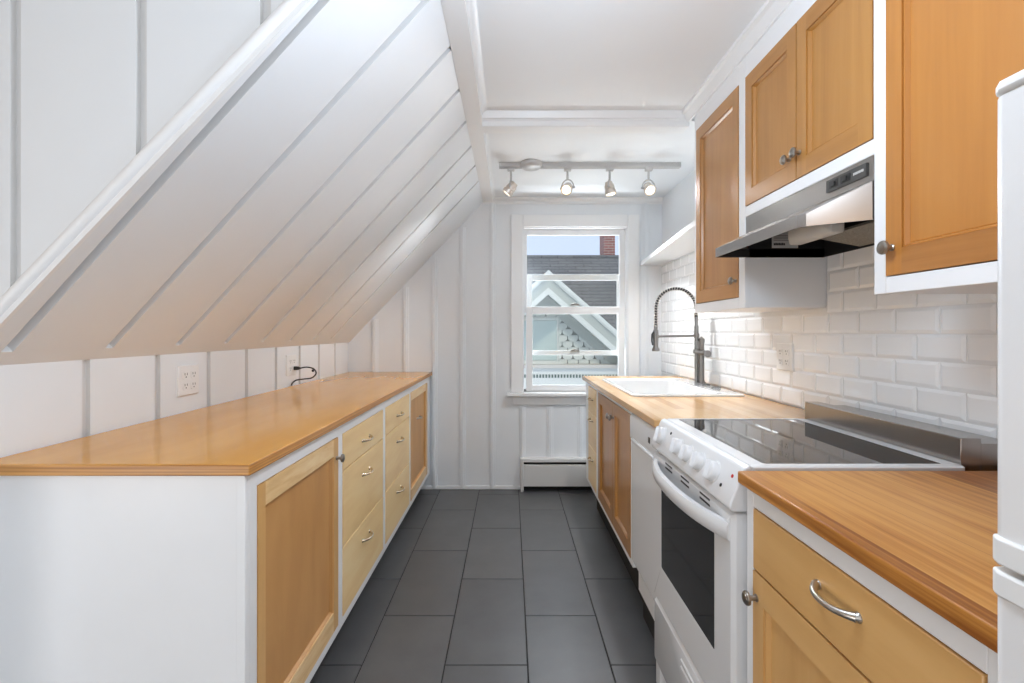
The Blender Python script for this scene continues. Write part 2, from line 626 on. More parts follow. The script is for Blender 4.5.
# ------------------------------------------------------------------ knee wall (left)
bm = BM()
GD = 0.014
box(bm, XK-0.08, XK-GD, YN, YB, 0, ZK+0.05)
seams = [1.135+0.288*k for k in range(-1, 10)]
gw = 0.0135
prev = YN
for s in seams+[YB+gw]:
    a, b_ = prev, min(s-gw, YB)
    if b_-a > 0.01:
        box(bm, XK-GD, XK, a, b_, 0, ZK)
    prev = s+gw
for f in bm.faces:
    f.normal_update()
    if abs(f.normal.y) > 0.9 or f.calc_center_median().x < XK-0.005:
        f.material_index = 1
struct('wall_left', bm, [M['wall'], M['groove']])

# ------------------------------------------------------------------ slope
sl = Vector((XS-XK, 0, ZS-ZK))
SL = sl.length
su = sl.normalized()
sn = Vector((su.z, 0, -su.x))          # towards the room


def sp(t, n, y):
    p = Vector((XK, 0, ZK))+su*t+sn*n
    return (p.x, y, p.z)


def slope_box(bm, t0, t1, y0, y1, n0, n1):
    pts = [sp(t0, n0, 0), sp(t1, n0, 0), sp(t1, n1, 0), sp(t0, n1, 0)]
    prism(bm, [(p[0], p[2]) for p in pts], 'Y', y0, y1)


bm = BM()
slope_box(bm, -0.1, SL+0.1, YN+0.045, YB+0.02, -0.10, -0.022)
slope_box(bm, 0.0, 0.048, YN, YB, -0.022, 0.0)
grooves = [1.168, 1.465, 1.766, 2.06, 2.362, 2.668, 2.97, 3.27]
LEAN = 0.056          # the seams lean a little towards the front at the top


def slope_panel(bm, t0, t1, a0, a1, b0, b1, n0, n1):
    pts = []
    for n_ in (n0, n1):
        pts.append([bm.verts.new(sp(t0, n_, a0)), bm.verts.new(sp(t0, n_, b0)), bm.verts.new(sp(t1, n_, b1)), bm.verts.new(sp(t1, n_, a1))])
    bm.faces.new(pts[0])
    bm.faces.new(pts[1][::-1])
    for i in range(4):
        j = (i+1) % 4
        bm.faces.new((pts[0][i], pts[1][i], pts[1][j], pts[0][j]))


prev = None
for s in grooves+[None]:
    a0, a1 = (YN, YN) if prev is None else (prev+0.014, prev+0.014-LEAN)
    b0, b1 = (YB, YB) if s is None else (s-0.014, s-0.014-LEAN)
    slope_panel(bm, 0.046, SL, a0, a1, b0, max(b1, a1+0.001), -0.022, 0.0)
    prev = s
recalc(bm)
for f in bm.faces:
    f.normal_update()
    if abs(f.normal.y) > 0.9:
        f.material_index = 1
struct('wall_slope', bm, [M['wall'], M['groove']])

# battened wall over the slope, facing the camera
k = (ZS-ZK)/(XS-XK)
cut = 0.030/math.cos(math.atan(k))


def zl(x):
    return ZK+k*(x-XK)+cut


bm = BM()
prism(bm, [(XL, 0), (XK-0.06, 0), (XK-0.06, zl(XK-0.06)), (XS, zl(XS)), (XS, 2.42), (XL, 2.42)], 'Y', YN+0.012, YN+0.042)
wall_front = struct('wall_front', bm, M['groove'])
bm = BM()
bx = [(p-510.5)/F*YN for p in (-108.5, 16.5, 142, 266, 391)]
edges = [XL]+bx+[XS]
for i in range(len(edges)-1):
    a = edges[i]+(0.0125 if i else 0)
    b_ = edges[i+1]-(0.0125 if i < len(edges)-2 else 0)
    if b_ <= XK-0.06:
        low = [(a, 0), (b_, 0)]
    elif a < XK-0.06:
        low = [(a, 0), (XK-0.06, 0), (XK-0.06, zl(XK-0.06)), (b_, zl(b_))]
    else:
        low = [(a, zl(a)), (b_, zl(b_))]
    prism(bm, low+[(b_, 2.42), (a, 2.42)], 'Y', YN-0.002, YN+0.012)
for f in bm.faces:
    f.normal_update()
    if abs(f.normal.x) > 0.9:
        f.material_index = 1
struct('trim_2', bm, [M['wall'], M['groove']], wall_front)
# rounded rake moulding between that wall and the slope
bm = BM()
A = Vector(sp(-0.45, -0.026, YN-0.002))
B = Vector(sp(SL+0.02, -0.026, YN-0.002))
tube(bm, [A, B], 0.016, 16)
slope_box(bm, -0.45, SL+0.02, YN-0.008, YN+0.002, -0.018, 0.001)
struct('trim_3', bm, M['trim'], smooth=True)

# ------------------------------------------------------------------ ceilings, beams, crown
bm = BM()
box(bm, XS-0.12, XR, YN-0.05, 2.39, ZC1, ZC1+0.1)
box(bm, XL, XR, YR, YN-0.03, ZC1, ZC1+0.1)
box(bm, XS-0.12, XR, 2.37, YB+0.02, ZC2, ZC2+0.13)
struct('ceiling', bm, M['ceil'])
bm = BM()
XI = -0.140
box(bm, XS, XI, YN-0.04, YB, ZS-0.003, ZC1+0.02)
# cove along the inside of the beam
def cove(x, z, r, sx, y0, y1, bm):
    pts = [(x, z), (x+sx*r, z)] + [(x+sx*(r-r*math.sin(a)), z-r+r*math.cos(a)) for a in (0.3, 0.8, 1.2)] + [(x, z-r)]
    prism(bm, pts, 'Y', y0, y1)
cove(XI, ZC1, 0.028, 1, YN-0.04, 2.345, bm)
cove(XI, ZC2, 0.022, 1, 2.44, YB, bm)
struct('trim_4', bm, M['trim'], bevel=0.002)
bm = BM()
y0 = 2.345
prism(bm, [(y0, ZC1), (y0, 2.30), (y0+0.006, 2.295), (y0+0.006, 2.272), (y0+0.012, 2.268), (y0+0.09, 2.268), (y0+0.09, ZC1)], 'X', XI-0.002, 0.889)
prism(bm, [(y0, 2.303), (y0-0.010, 2.303), (y0-0.022, ZC1-0.004), (y0-0.022, ZC1), (y0, ZC1)], 'X', XI-0.002, 0.86)
struct('trim_5', bm, M['trim'])
# cove over the back wall
bm = BM()
prism(bm, [(YB, ZC2), (YB-0.03, ZC2), (YB-0.03, ZC2-0.010), (YB-0.012, ZC2-0.03), (YB-0.012, 2.257), (YB, 2.257)], 'X', XS, XR)
struct('trim_6', bm, M['trim'])
# crown over the wall cabinets
XU = 0.889
bm = BM()
prism(bm, [(XU, 2.284), (XU-0.008, 2.284), (XU-0.010, 2.292), (XU-0.032, 2.316), (XU-0.046, 2.320), (XU-0.046, ZC1), (XU, ZC1)], 'Y', 0.48, 2.345)
struct('trim_7', bm, M['trim'])

# ------------------------------------------------------------------ window
CF = YB-0.022
bm = BM()
ox0, ox1 = cxl, cxr
oz1 = P(0, 214.5, CF).z
zst = P(0, 392.6, CF).z          # top of the stool
box(bm, ox0, wx0+0.004, CF, YB, zst, oz1)
box(bm, wx1-0.004, ox1, CF, YB, zst, oz1)
box(bm, wx0+0.004, wx1-0.004, CF, YB, wz1-0.004, oz1)
win = struct('window_1', bm, M['trim'], bevel=0.004)
bm = BM()     # jamb
box(bm, wx0, wx0+0.012, YB-0.005, YB+WT, wz0, wz1)
box(bm, wx1-0.012, wx1, YB-0.005, YB+WT, wz0, wz1)
box(bm, wx0, wx1, YB-0.005, YB+WT, wz1-0.012, wz1)
box(bm, wx0, wx1, YB-0.005, YB+WT, wz0-0.02, wz0)
struct('jamb', bm, M['trim'], win, bevel=0.002)
bm = BM()
zs1 = P(0, 393, YB-0.05).z
zs0 = P(0, 396.5, YB-0.05).z
box(bm, P(507, 0, YB-0.05).x, P(642, 0, YB-0.05).x, YB-0.055, YB+0.01, zs0, zs1)
struct('window_stool', bm, M['trim'], win, bevel=0.005)
bm = BM()
box(bm, P(513, 0, YB-0.02).x, P(637, 0, YB-0.02).x, YB-0.020, YB, P(0, 404.3, YB).z, zs0)
struct('apron', bm, M['trim'], win, bevel=0.003)


def sash(name, d, px0, px1, py0, py1, gx0, gx1, gy0, gy1, th=0.03):
    """frame between the outer and the glass rectangle, in photo pixels at depth d"""
    a, b = P(px0, py1, d), P(px1, py0, d)
    c, e = P(gx0, gy1, d), P(gx1, gy0, d)
    bm = BM()
    box(bm, a.x, c.x, d, d+th, a.z, b.z)
    box(bm, e.x, b.x, d, d+th, a.z, b.z)
    box(bm, c.x, e.x, d, d+th, a.z, c.z)
    box(bm, c.x, e.x, d, d+th, e.z, b.z)
    s = struct(name, bm, M['trim'], win, bevel=0.003)
    bm = BM()
    box(bm, c.x-0.002, e.x+0.002, d+th*0.5, d+th*0.5+0.004, c.z-0.002, e.z+0.002)
    struct('pane', bm, M['glass'], s)
    return s


def sash_lock(s, px, py, d):
    p = P(px, py, d)
    bm = BM()
    box(bm, p.x-0.036, p.x+0.036, d-0.008, d+0.016, p.z-0.004, p.z+0.004)
    tube(bm, [(p.x-0.03, d-0.002, p.z+0.006), (p.x, d-0.01, p.z+0.012), (p.x+0.03, d-0.002, p.z+0.006)], 0.006, 8)
    lk = struct('sash_lock', bm, M['pewter'], s)
    lk['label'] = 'dark metal sash lock'


dl, du, ds = YB+0.012, YB+0.046, YB+0.100
low = sash('lower_sash', dl, 526, 624.8, 307, 391.4, 532.5, 618.5, 314, 385)
sash_lock(low, 575, 305.2, dl+0.01)
upp = sash('upper_sash', du, 523.5, 626.5, 227.5, 313, 527, 619.5, 235, 306.5)
stm = sash('storm_sash', ds, 526, 624, 274.4, 355.2, 532, 617, 280.6, 350.4, 0.02)
sash_lock(stm, 575, 351, ds-0.012)

# ------------------------------------------------------------------ baseboard heater
yh = YB-0.075
hz = 0.255
t = thing('baseboard_heater', 'low white baseboard heater on the back wall under the window', 'heater', (0.6, YB-0.04, 0))
hx0, hx1 = P(520.6, 0, yh).x, 1.0
bm = BM()
box(bm, hx0, hx0+0.024, yh-0.004, YB-0.001, 0, hz+0.004)
obj('end_cap', bm, M['heater'], t, bevel=0.004)
bm = BM()
prism(bm, [(YB-0.001, hz), (yh, hz), (yh-0.002, hz-0.004), (yh-0.002, hz-0.022), (yh+0.004, hz-0.022), (yh+0.006, hz-0.008), (YB-0.001, hz-0.006)], 'X', hx0+0.024, hx1)
obj('top_cover', bm, M['heater'], t)
bm = BM()
box(bm, hx0+0.024, hx1, yh, yh+0.006, 0.045, 0.205)
prism(bm, [(yh+0.006, 0.205), (yh, 0.205), (yh+0.012, 0.213), (yh+0.018, 0.213)], 'X', hx0+0.024, hx1)
obj('front_panel', bm, M['heater'], t)
bm = BM()
box(bm, hx0+0.024, hx1, YB-0.02, YB-0.002, 0.0, hz-0.008)
obj('back_plate', bm, M['dark'], t)
bm = BM()
for i in range(48):
    xx = hx0+0.05+i*(hx1-hx0-0.09)/47
    box(bm, xx, xx+0.002, yh+0.02, YB-0.02, 0.10, 0.17)
tube(bm, [(hx0+0.03, YB-0.04, 0.135), (hx1, YB-0.04, 0.135)], 0.012, 10)
o = obj('fin_tube', bm, M['darksteel'], t)
bm = BM()
box(bm, hx1-0.02, hx1, yh-0.004, YB-0.001, 0, hz+0.004)
obj('end_cap', bm, M['heater'], t, bevel=0.004)

# ------------------------------------------------------------------ cabinets
GAP = 0.0022


def arch_pull(parent, X, y, z, s, length=0.095, r=0.0042, mat='nickel', name='pull'):
    """bow pull along Y on a face looking to s*X"""
    bm = BM()
    h = length/2
    pts, rad = [], []
    for i in range(13):
        u = -1+2*i/12
        pts.append((X+s*(0.004+0.022*(1-abs(u)**2.6)), y+u*h, z-0.002*(1-u*u)))
        rad.append(r*(1.0+0.55*abs(u)**4))
    tube(bm, pts, rad, 10)
    for q in (-1, 1):
        lathe(bm, (X, y+q*h, z), (s, 0, 0), [(0, 0.0085), (0.002, 0.0085), (0.005, 0.006), (0.009, 0.004)], 14)
    return obj(name, bm, M[mat], parent, smooth=True)


def knob(parent, X, y, z, s, mat='pewter', r=0.0155):
    bm = BM()
    lathe(bm, (X, y, z), (s, 0, 0), [(0, 0.008), (0.002, 0.008), (0.004, 0.0055), (0.014, 0.0052), (0.017, 0.008), (0.019, r*0.95), (0.022, r), (0.025, r*0.93), (0.0265, r*0.72), (0.0275, r*0.7), (0.029, r*0.4), (0.0295, 0.0005)], 24)
    return obj('knob', bm, M[mat], parent, smooth=True)


def panel_door(parent, X, s, y0, y1, z0, z1, mats, rails, recess=0.012, th=0.02):
    """frame and panel door; X is its outer face. mats: (stile, rail top, rail bottom, panel), rails: widths (y0 side, y1 side, bottom, top)"""
    y0, y1, z0, z1 = y0+GAP, y1-GAP, z0+GAP, z1-GAP
    a, b, c, d = y0+rails[0], y1-rails[1], z0+rails[2], z1-rails[3]
    xi = X-s*th
    ch = 0.006
    xr = X-s*recess

    ys, zs = (y0, a, b, y1), (z0, c, d, z1)
    bm = BM()
    vf = [[bm.verts.new((X, y, z)) for z in zs] for y in ys]
    vb = [[bm.verts.new((xi, y, z)) for z in zs] for y in ys]
    for p in range(3):
        for q in range(3):
            if p == 1 and q == 1:
                continue
            mi = 0 if p != 1 else (1 if q == 2 else 2)
            for V_ in (vf, vb):
                fc = bm.faces.new((V_[p][q], V_[p+1][q], V_[p+1][q+1], V_[p][q+1]))
                fc.material_index = mi
    for k_ in range(3):
        for e_ in (0, 3):
            fc = bm.faces.new((vf[k_][e_], vf[k_+1][e_], vb[k_+1][e_], vb[k_][e_]))
            fc.material_index = 0 if k_ != 1 else (1 if e_ else 2)
            bm.faces.new((vf[e_][k_], vf[e_][k_+1], vb[e_][k_+1], vb[e_][k_]))
    for e_ in (1, 2):
        fc = bm.faces.new((vf[1][e_], vf[2][e_], vb[2][e_], vb[1][e_]))
        fc.material_index = 1 if e_ == 2 else 2
        bm.faces.new((vf[e_][1], vf[e_][2], vb[e_][2], vb[e_][1]))
    dr = obj('door', bm, list(mats[:3]), parent)
    bm = BM()
    # flat panel with a sloped moulding running round it
    xm = X-s*0.0025

    def ring(x_, m_):
        return [(x_, a+m_, c+m_), (x_, b-m_, c+m_), (x_, b-m_, d-m_), (x_, a+m_, d-m_)]
    loft(bm, [ring(xm-s*0.004, 0), ring(xm-s*0.001, 0.0015), ring(xm-s*0.001, 0.004), ring(X-s*(recess+0.001), 0.009), ring(xr, 0.0105)], False, True)
    box(bm, xi+s*0.002, xi+s*0.004, a, b, c, d)
    obj('panel', bm, mats[3], dr)
    return dr


def slab_front(parent, name, X, s, y0, y1, z0, z1, mat, th=0.02):
    bm = BM()
    box(bm, X-s*th, X, y0+GAP, y1-GAP, z0+GAP, z1-GAP)
    return obj(name, bm, mat, parent, bevel=0.002)


def carcass(name, label, cat, s, XF, XBk, y0, y1, z0, z1, op, toe=True, group=None, near_skin=None, open_top=True, fmat='cabwhite', zside=None):
    """s: the way the front looks; op: (ya, yb, za, zb) opening in the face frame"""
    t = thing(name, label, cat, ((XF+XBk)/2, (y0+y1)/2, 0 if toe else z0), group)
    xi = XF-s*0.02
    bm = BM()
    zq = z1 if zside is None else zside
    box(bm, xi, XBk, y0+0.0005, y0+0.016, z0+0.002, zq)
    box(bm, xi, XBk, y1-0.016, y1-0.0005, z0+0.002, zq)
    box(bm, xi, XBk, y0+0.016, y1-0.016, z0+0.002, z0+0.018)
    box(bm, XBk, XBk+s*0.008, y0+0.016, y1-0.016, z0+0.018, z1)
    if not open_top:
        box(bm, xi, XBk, y0+0.016, y1-0.016, z1-0.016, z1)
    obj('carcass', bm, M['cabwhite'], t)
    bm = BM()
    ya, yb, za, zb = op
    box(bm, xi, XF, y0, ya, z0, z1)
    box(bm, xi, XF, yb, y1, z0, z1)
    box(bm, xi, XF, ya, yb, z0, za)
    box(bm, xi, XF, ya, yb, zb, z1)
    obj('face_frame', bm, M[fmat], t, bevel=0.0015)
    bm = BM()      # black sheet painting the inside's shade, seen through the gaps
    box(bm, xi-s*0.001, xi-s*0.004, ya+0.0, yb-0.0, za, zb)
    obj('gap_shade_sheet', bm, M['dark'], t)
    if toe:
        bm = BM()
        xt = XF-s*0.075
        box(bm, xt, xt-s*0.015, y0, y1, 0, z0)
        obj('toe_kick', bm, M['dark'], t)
    return t


# ---- left run (fronts look to +X)
XF = -0.635
ZB, ZT = 0.134, CT-0.028
L_OP = (0.165, 0.859)


def ldoor_mats():
    return (M['apple_z'], M['rail'], M['rail'], M['mdf'])


XBK = XK+0.002
t = carcass('base_cabinet', 'white base cabinet with a brown panelled door, nearest in the left run', 'cabinet', 1, XF, XBK, 1.15, 1.760, ZB, ZT, (1.183, 1.737, *L_OP), group=None)
bm = BM()
box(bm, XBK, XF-0.0, 1.134, 1.15, 0, ZT)
e = obj('end_panel', bm, M['cabwhite'], t, bevel=0.0015)
bm = BM()
box(bm, XF-0.022, XF-0.001, 1.131, 1.136, 0.0, ZT)
obj('corner_strip', bm, M['cabwhite'], t, bevel=0.001)
dr = panel_door(t, XF+0.002, 1, 1.183, 1.737, *L_OP, ldoor_mats(), (0.035, 0.045, 0.07, 0.06), recess=0.012)
knob(dr, XF+0.002, 1.718, 0.785, 1)


def drawer_unit_left(y0, y1, ya, yb, label):
    t = carcass('drawer_cabinet', label, 'cabinet', 1, XF, XBK, y0, y1, ZB, ZT, (ya, yb, *L_OP), group=None)
    for za, zb, zp in ((0.717, 0.859, 0.779), (0.431, 0.717, 0.634), (0.165, 0.431, 0.352)):
        d = slab_front(t, 'drawer', XF+0.002, 1, ya, yb, za, zb, M['pale_y'])
        arch_pull(d, XF+0.002, (ya+yb)/2, zp, 1, 0.10, mat='brass')
    return t


drawer_unit_left(1.760, 2.372, 1.784, 2.350, 'pale three-drawer base cabinet in the left run, beside the brown panelled door')
drawer_unit_left(2.372, 2.980, 2.394, 2.960, 'second pale three-drawer base cabinet in the left run, towards the back wall')
t = carcass('base_cabinet', 'base cabinet with a tall wood door in the left run, against the back wall', 'cabinet', 1, XF, XBK, 2.980, YB-0.03, ZB, ZT, (2.998, 3.600, *L_OP))
dr = panel_door(t, XF+0.002, 1, 2.998, 3.600, *L_OP, (M['apple_z'], M['rail'], M['rail'], M['mdf']), (0.012, 0.07, 0.07, 0.05))
arch_pull(dr, XF-0.006, 3.27, 0.652, 1, 0.075, mat='nickel')

# left worktop
bm = BM()
fs_before = 0
box(bm, XK+0.001, -0.618, 1.118, YB-0.014, CT-0.028, CT)
for f in bm.faces:
    f.normal_update()
    f.material_index = 0 if abs(f.normal.z) > 0.5 else 1
o = obj('worktop', bm, [M['ply_top'], M['ply_edge']], None, bevel=0.004, seg=3)
tag(o, 'long glossy plywood worktop on the left cabinets below the sloped ceiling', 'worktop')

# ---- right run (fronts look to -X)
XG = 0.535
RB = 0.212
XW = XR-0.012
R_OP = (0.235, 0.878)
t = carcass('drawer_cabinet', 'narrow pale drawer cabinet at the window end of the sink worktop', 'cabinet', -1, XG, XW, 2.905, 3.335, RB, ZT, (2.945, 3.235, *R_OP), zside=CT-0.2)
for za, zb, zp in ((0.706, 0.878, 0.806), (0.482, 0.706, 0.668), (0.235, 0.482, 0.412)):
    d = slab_front(t, 'drawer', XG-0.002, -1, 2.945, 3.235, za, zb, M['pale_y'])
    arch_pull(d, XG-0.002, 3.09, zp, -1, 0.085, mat='brass')
t = carcass('sink_cabinet', 'wooden two-door cabinet under the white sink, beside the dishwasher', 'cabinet', -1, XG, XW, 2.066, 2.905, RB, ZT, (2.100, 2.876, *R_OP), zside=CT-0.2)
mm = (M['maple_z'], M['maple_y'], M['maple_y'], M['maple_z'])
d1 = panel_door(t, XG-0.002, -1, 2.100, 2.468, *R_OP, mm, (0.05, 0.05, 0.06, 0.06))
knob(d1, XG-0.002, 2.440, 0.800, -1)
d2 = panel_door(t, XG-0.002, -1, 2.468, 2.876, *R_OP, mm, (0.05, 0.05, 0.06, 0.06))
knob(d2, XG-0.002, 2.498, 0.800, -1)

# near cabinet on the right
t = carcass('base_cabinet', 'amber wood base cabinet with one wide drawer over a door, between stove and fridge', 'cabinet', -1, XG, XW, 0.500, 1.068, 0.134, ZT, (0.530, 1.040, 0.165, 0.859))
d = slab_front(t, 'drawer', XG-0.002, -1, 0.530, 1.040, 0.724, 0.859, M['apple_y'])
arch_pull(d, XG-0.002, 0.770, 0.807, -1, 0.095, r=0.0052, mat='nickel')
d = panel_door(t, XG-0.002, -1, 0.530, 1.040, 0.165, 0.724, (M['apple_z'], M['apple_y'], M['apple_y'], M['apple_z']), (0.06, 0.042, 0.06, 0.06))
knob(d, XG-0.002, 1.022, 0.668, -1)

# worktops on the right
bm = BM()
box(bm, 0.514, XR-0.010, 0.490, 1.070, CT-0.027, CT)
o = obj('worktop', bm, M['fir_top'], None, bevel=0.003, seg=2)
tag(o, 'reddish grained fir worktop between the stove and the fridge', 'worktop')
SX0, SX1, SY0, SY1 = 0.592, 1.145, 2.285, 3.085     # sink outline
bm = BM()
oo = [(0.514, 1.686), (XR-0.010, 1.686), (XR-0.010, 3.385), (0.514, 3.385)]
ii = [(SX0+0.02, SY0+0.02), (SX1-0.02, SY0+0.02), (SX1-0.02, SY1-0.02), (SX0+0.02, SY1-0.02)]
R = []
for zz in (CT-0.027, CT):
    R.append(([bm.verts.new((*p, zz)) for p in oo], [bm.verts.new((*p, zz)) for p in ii]))
for k_ in range(4):
    n_ = (k_+1) % 4
    for o_, i_ in R:
        bm.faces.new((o_[k_], o_[n_], i_[n_], i_[k_]))
    bm.faces.new((R[0][0][k_], R[0][0][n_], R[1][0][n_], R[1][0][k_]))
    bm.faces.new((R[0][1][k_], R[0][1][n_], R[1][1][n_], R[1][1][k_]))
o = obj('worktop', bm, M['block_top'], None, bevel=0.003)
tag(o, 'pale butcher block worktop around the white sink', 'worktop')

# ------------------------------------------------------------------ sink
t = thing('kitchen_sink', 'white drop-in sink set in the pale butcher block worktop under the faucet', 'sink', ((SX0+SX1)/2, (SY0+SY1)/2, CT))
bm = BM()


def rl(x0, x1, y0, y1, r, z):
    return [(p[0], p[1], z) for p in rrect(x0, x1, y0, y1, r)]


bx0, bx1, by0, by1 = SX0+0.035, SX1-0.115, SY0+0.045, SY1-0.045
loft(bm, [rl(SX0, SX1, SY0, SY1, 0.03, CT+0.0005),
          rl(SX0, SX1, SY0, SY1, 0.03, CT+0.007),
          rl(SX0+0.006, SX1-0.006, SY0+0.006, SY1-0.006, 0.028, CT+0.012),
          rl(bx0-0.008, bx1+0.008, by0-0.008, by1+0.008, 0.05, CT+0.010),
          rl(bx0, bx1, by0, by1, 0.045, CT+0.002),
          rl(bx0+0.012, bx1-0.012, by0+0.012, by1-0.012, 0.045, CT-0.15),
          rl(bx0+0.04, bx1-0.04, by0+0.04, by1-0.04, 0.04, CT-0.178),
          rl(bx0+0.17, bx1-0.17, by0+0.3, by1-0.3, 0.015, CT-0.182)], False, True)
o = obj('basin', bm, M['ceramic'], t, smooth=True, keep=False)
bm = BM()
cxs, cys = (bx0+bx1)/2, (by0+by1)/2
lathe(bm, (cxs, cys, CT-0.181), (0, 0, 1), [(0, 0.042), (0.002, 0.042), (0.003, 0.036), (0.001, 0.030), (0.001, 0.001)], 24)
obj('drain', bm, M['steel'], t, smooth=True)
M['cap'] = plain('dark_grey_metal_cap', (0.13, 0.13, 0.128), 0.4, metal=0.4)
for yy, xx in ((2.71, 1.124), (2.575, 1.122)):
    bm = BM()
    lathe(bm, (xx, yy, CT+0.0105), (0, 0, 1), [(0, 0.024), (0.003, 0.024), (0.005, 0.020), (0.006, 0.002)], 24)
    c = obj('hole_cover', bm, M['cap'], t, smooth=True)
    c['label'] = 'round grey metal hole cover on the sink ledge'

# ------------------------------------------------------------------ faucet
fy = 2.82
zr = CT+0.0105
t = thing('kitchen_faucet', 'tall grey metal spring faucet with pull-down spray, rising behind the sink', 'faucet', (1.125, fy, zr))
bm = BM()
lathe(bm, (1.112, fy+0.004, zr), (0, 0, 1), [(0, 0.012), (0.01, 0.0105), (0.29, 0.0105), (0.30, 0.013), (0.335, 0.013), (0.345, 0.0095), (0.40, 0.0095)], 16)
obj('riser', bm, M['darksteel'], t, smooth=True)
bm = BM()
lathe(bm, (1.138, fy-0.006, zr), (0, 0, 1), [(0, 0.027), (0.004, 0.027), (0.008, 0.019), (0.02, 0.0165), (0.235, 0.0165), (0.245, 0.019), (0.262, 0.019), (0.268, 0.012), (0.278, 0.0)], 20)
box(bm, 1.103, 1.150, fy-0.016, fy+0.012, zr+0.205, zr+0.250)
obj('body', bm, M['darksteel'], t, smooth=True)
bm = BM()
va = Vector((1.150, fy-0.058, 1.117))
vb = Vector((1.145, fy+0.010, 1.122))
tube(bm, [vb, va], 0.0175, 18)
lathe(bm, va, (0, -1, 0), [(0, 0.0205), (0.010, 0.0205), (0.013, 0.017), (0.0135, 0.012), (0.011, 0.001)], 20)
hd = obj('valve_handle', bm, M['darksteel'], t, smooth=True)
bm = BM()
tube(bm, [(1.148, fy-0.045, 1.118), (1.110, fy-0.046, 1.124), (1.076, fy-0.048, 1.131)], [0.014, 0.0125, 0.0125], 14)
obj('lever', bm, M['darksteel'], hd, smooth=True)
# hose and spring
XA, XBh, zc, Rr = 1.109, 0.868, 1.384, 0.1205
path = []
for i in range(8):
    path.append(Vector((XA, fy, 1.335+(zc-1.335)*i/8)))
for i in range(25):
    a = PI*i/24
    path.append(Vector((0.9885+Rr*math.cos(a), fy, zc+Rr*math.sin(a))))
for i in range(1, 9):
    path.append(Vector((XBh, fy, zc-(zc-1.275)*i/8)))
bm = BM()
tube(bm, path, 0.0078, 10)
obj('hose', bm, M['hose'], t, smooth=True)
# helix round the path
lens = [0]
for a, b_ in zip(path, path[1:]):
    lens.append(lens[-1]+(b_-a).length)
tot = lens[-1]


def at(sl_):
    for i in range(len(path)-1):
        if sl_ <= lens[i+1]:
            u = (sl_-lens[i])/(lens[i+1]-lens[i])
            return path[i].lerp(path[i+1], u), (path[i+1]-path[i]).normalized()
    return path[-1], (path[-1]-path[-2]).normalized()


turns = int(tot/0.0155)
hp = []
for i in range(turns*9+1):
    p, tg = at(tot*i/(turns*9))
    w = Vector((0, 1, 0))
    u = tg.cross(w)
    a = 2*PI*i/9
    hp.append(p+(u*math.cos(a)+w*math.sin(a))*0.0122)
bm = BM()
tube(bm, hp, 0.0028, 6)
obj('spring', bm, M['nickel'], t, smooth=True)
bm = BM()
lathe(bm, (XBh, fy, 1.288), (0, 0, -1), [(0, 0.009), (0.005, 0.011), (0.03, 0.011), (0.035, 0.0155), (0.06, 0.0165), (0.125, 0.0145), (0.135, 0.0165), (0.145, 0.022), (0.157, 0.0225), (0.159, 0.018)], 20)
sh = obj('spray_head', bm, M['darksteel'], t, smooth=True)
bm = BM()
tube(bm, [(XBh-0.014, fy-0.004, 1.245), (XBh-0.024, fy-0.006, 1.23), (XBh-0.025, fy-0.006, 1.19), (XBh-0.020, fy-0.005, 1.165)], [0.004, 0.0055, 0.0055, 0.004], 8)
obj('spray_lever', bm, M['hose'], sh, smooth=True)
bm = BM()
tube(bm, [(1.109, fy, 1.222), (0.885, fy, 1.217)], 0.0065, 12)
lathe(bm, (XBh, fy, 1.207), (0, 0, 1), [(0, 0.0185), (0.02, 0.0185)], 18)
lathe(bm, (1.112, fy, 1.208), (0, 0, 1), [(0, 0.0165), (0.028, 0.0165)], 18)
obj('holder_arm', bm, M['darksteel'], t, smooth=True)

# ------------------------------------------------------------------ dishwasher
t = thing('dishwasher', 'narrow white dishwasher between stove and wooden sink cabinet', 'dishwasher', (0.85, 1.89, 0))
bm = BM()
box(bm, 0.56, XW, 1.688, 2.062, 0.12, ZT-0.004)
obj('tub', bm, M['cabwhite'], t)
bm = BM()
box(bm, 0.527, 0.556, 1.690, 2.062, 0.255, 0.770)
obj('door', bm, M['enamel'], t, bevel=0.004)
bm = BM()
prism(bm, [(0.556, 0.892), (0.533, 0.892), (0.522, 0.878), (0.522, 0.786), (0.530, 0.775), (0.556, 0.775)], 'Y', 1.690, 2.062)
cp = obj('control_panel', bm, M['enamel'], t, bevel=0.002)
bm = BM()
box(bm, 0.5195, 0.523, 1.765, 1.785, 0.826, 0.848)
obj('button', bm, M['black'], cp, bevel=0.001)
bm = BM()
box(bm, 0.516, 0.530, 1.72, 2.03, 0.776, 0.790)
obj('handle_lip', bm, M['enamel'], cp, bevel=0.004)
bm = BM()
box(bm, 0.58, 0.61, 1.692, 2.060, 0, 0.25)
obj('toe_panel', bm, M['dark'], t)

# ------------------------------------------------------------------ stove
Y0, Y1 = 1.078, 1.680
t = thing('electric_stove', 'white electric stove with black glass cooktop beside the dishwasher', 'stove', (0.8, (Y0+Y1)/2, 0))
XD = 0.508
bm = BM()
box(bm, 0.545, 1.165, Y0+0.002, Y1-0.002, 0.06, 0.905)
obj('body', bm, M['enamel'], t, bevel=0.004)
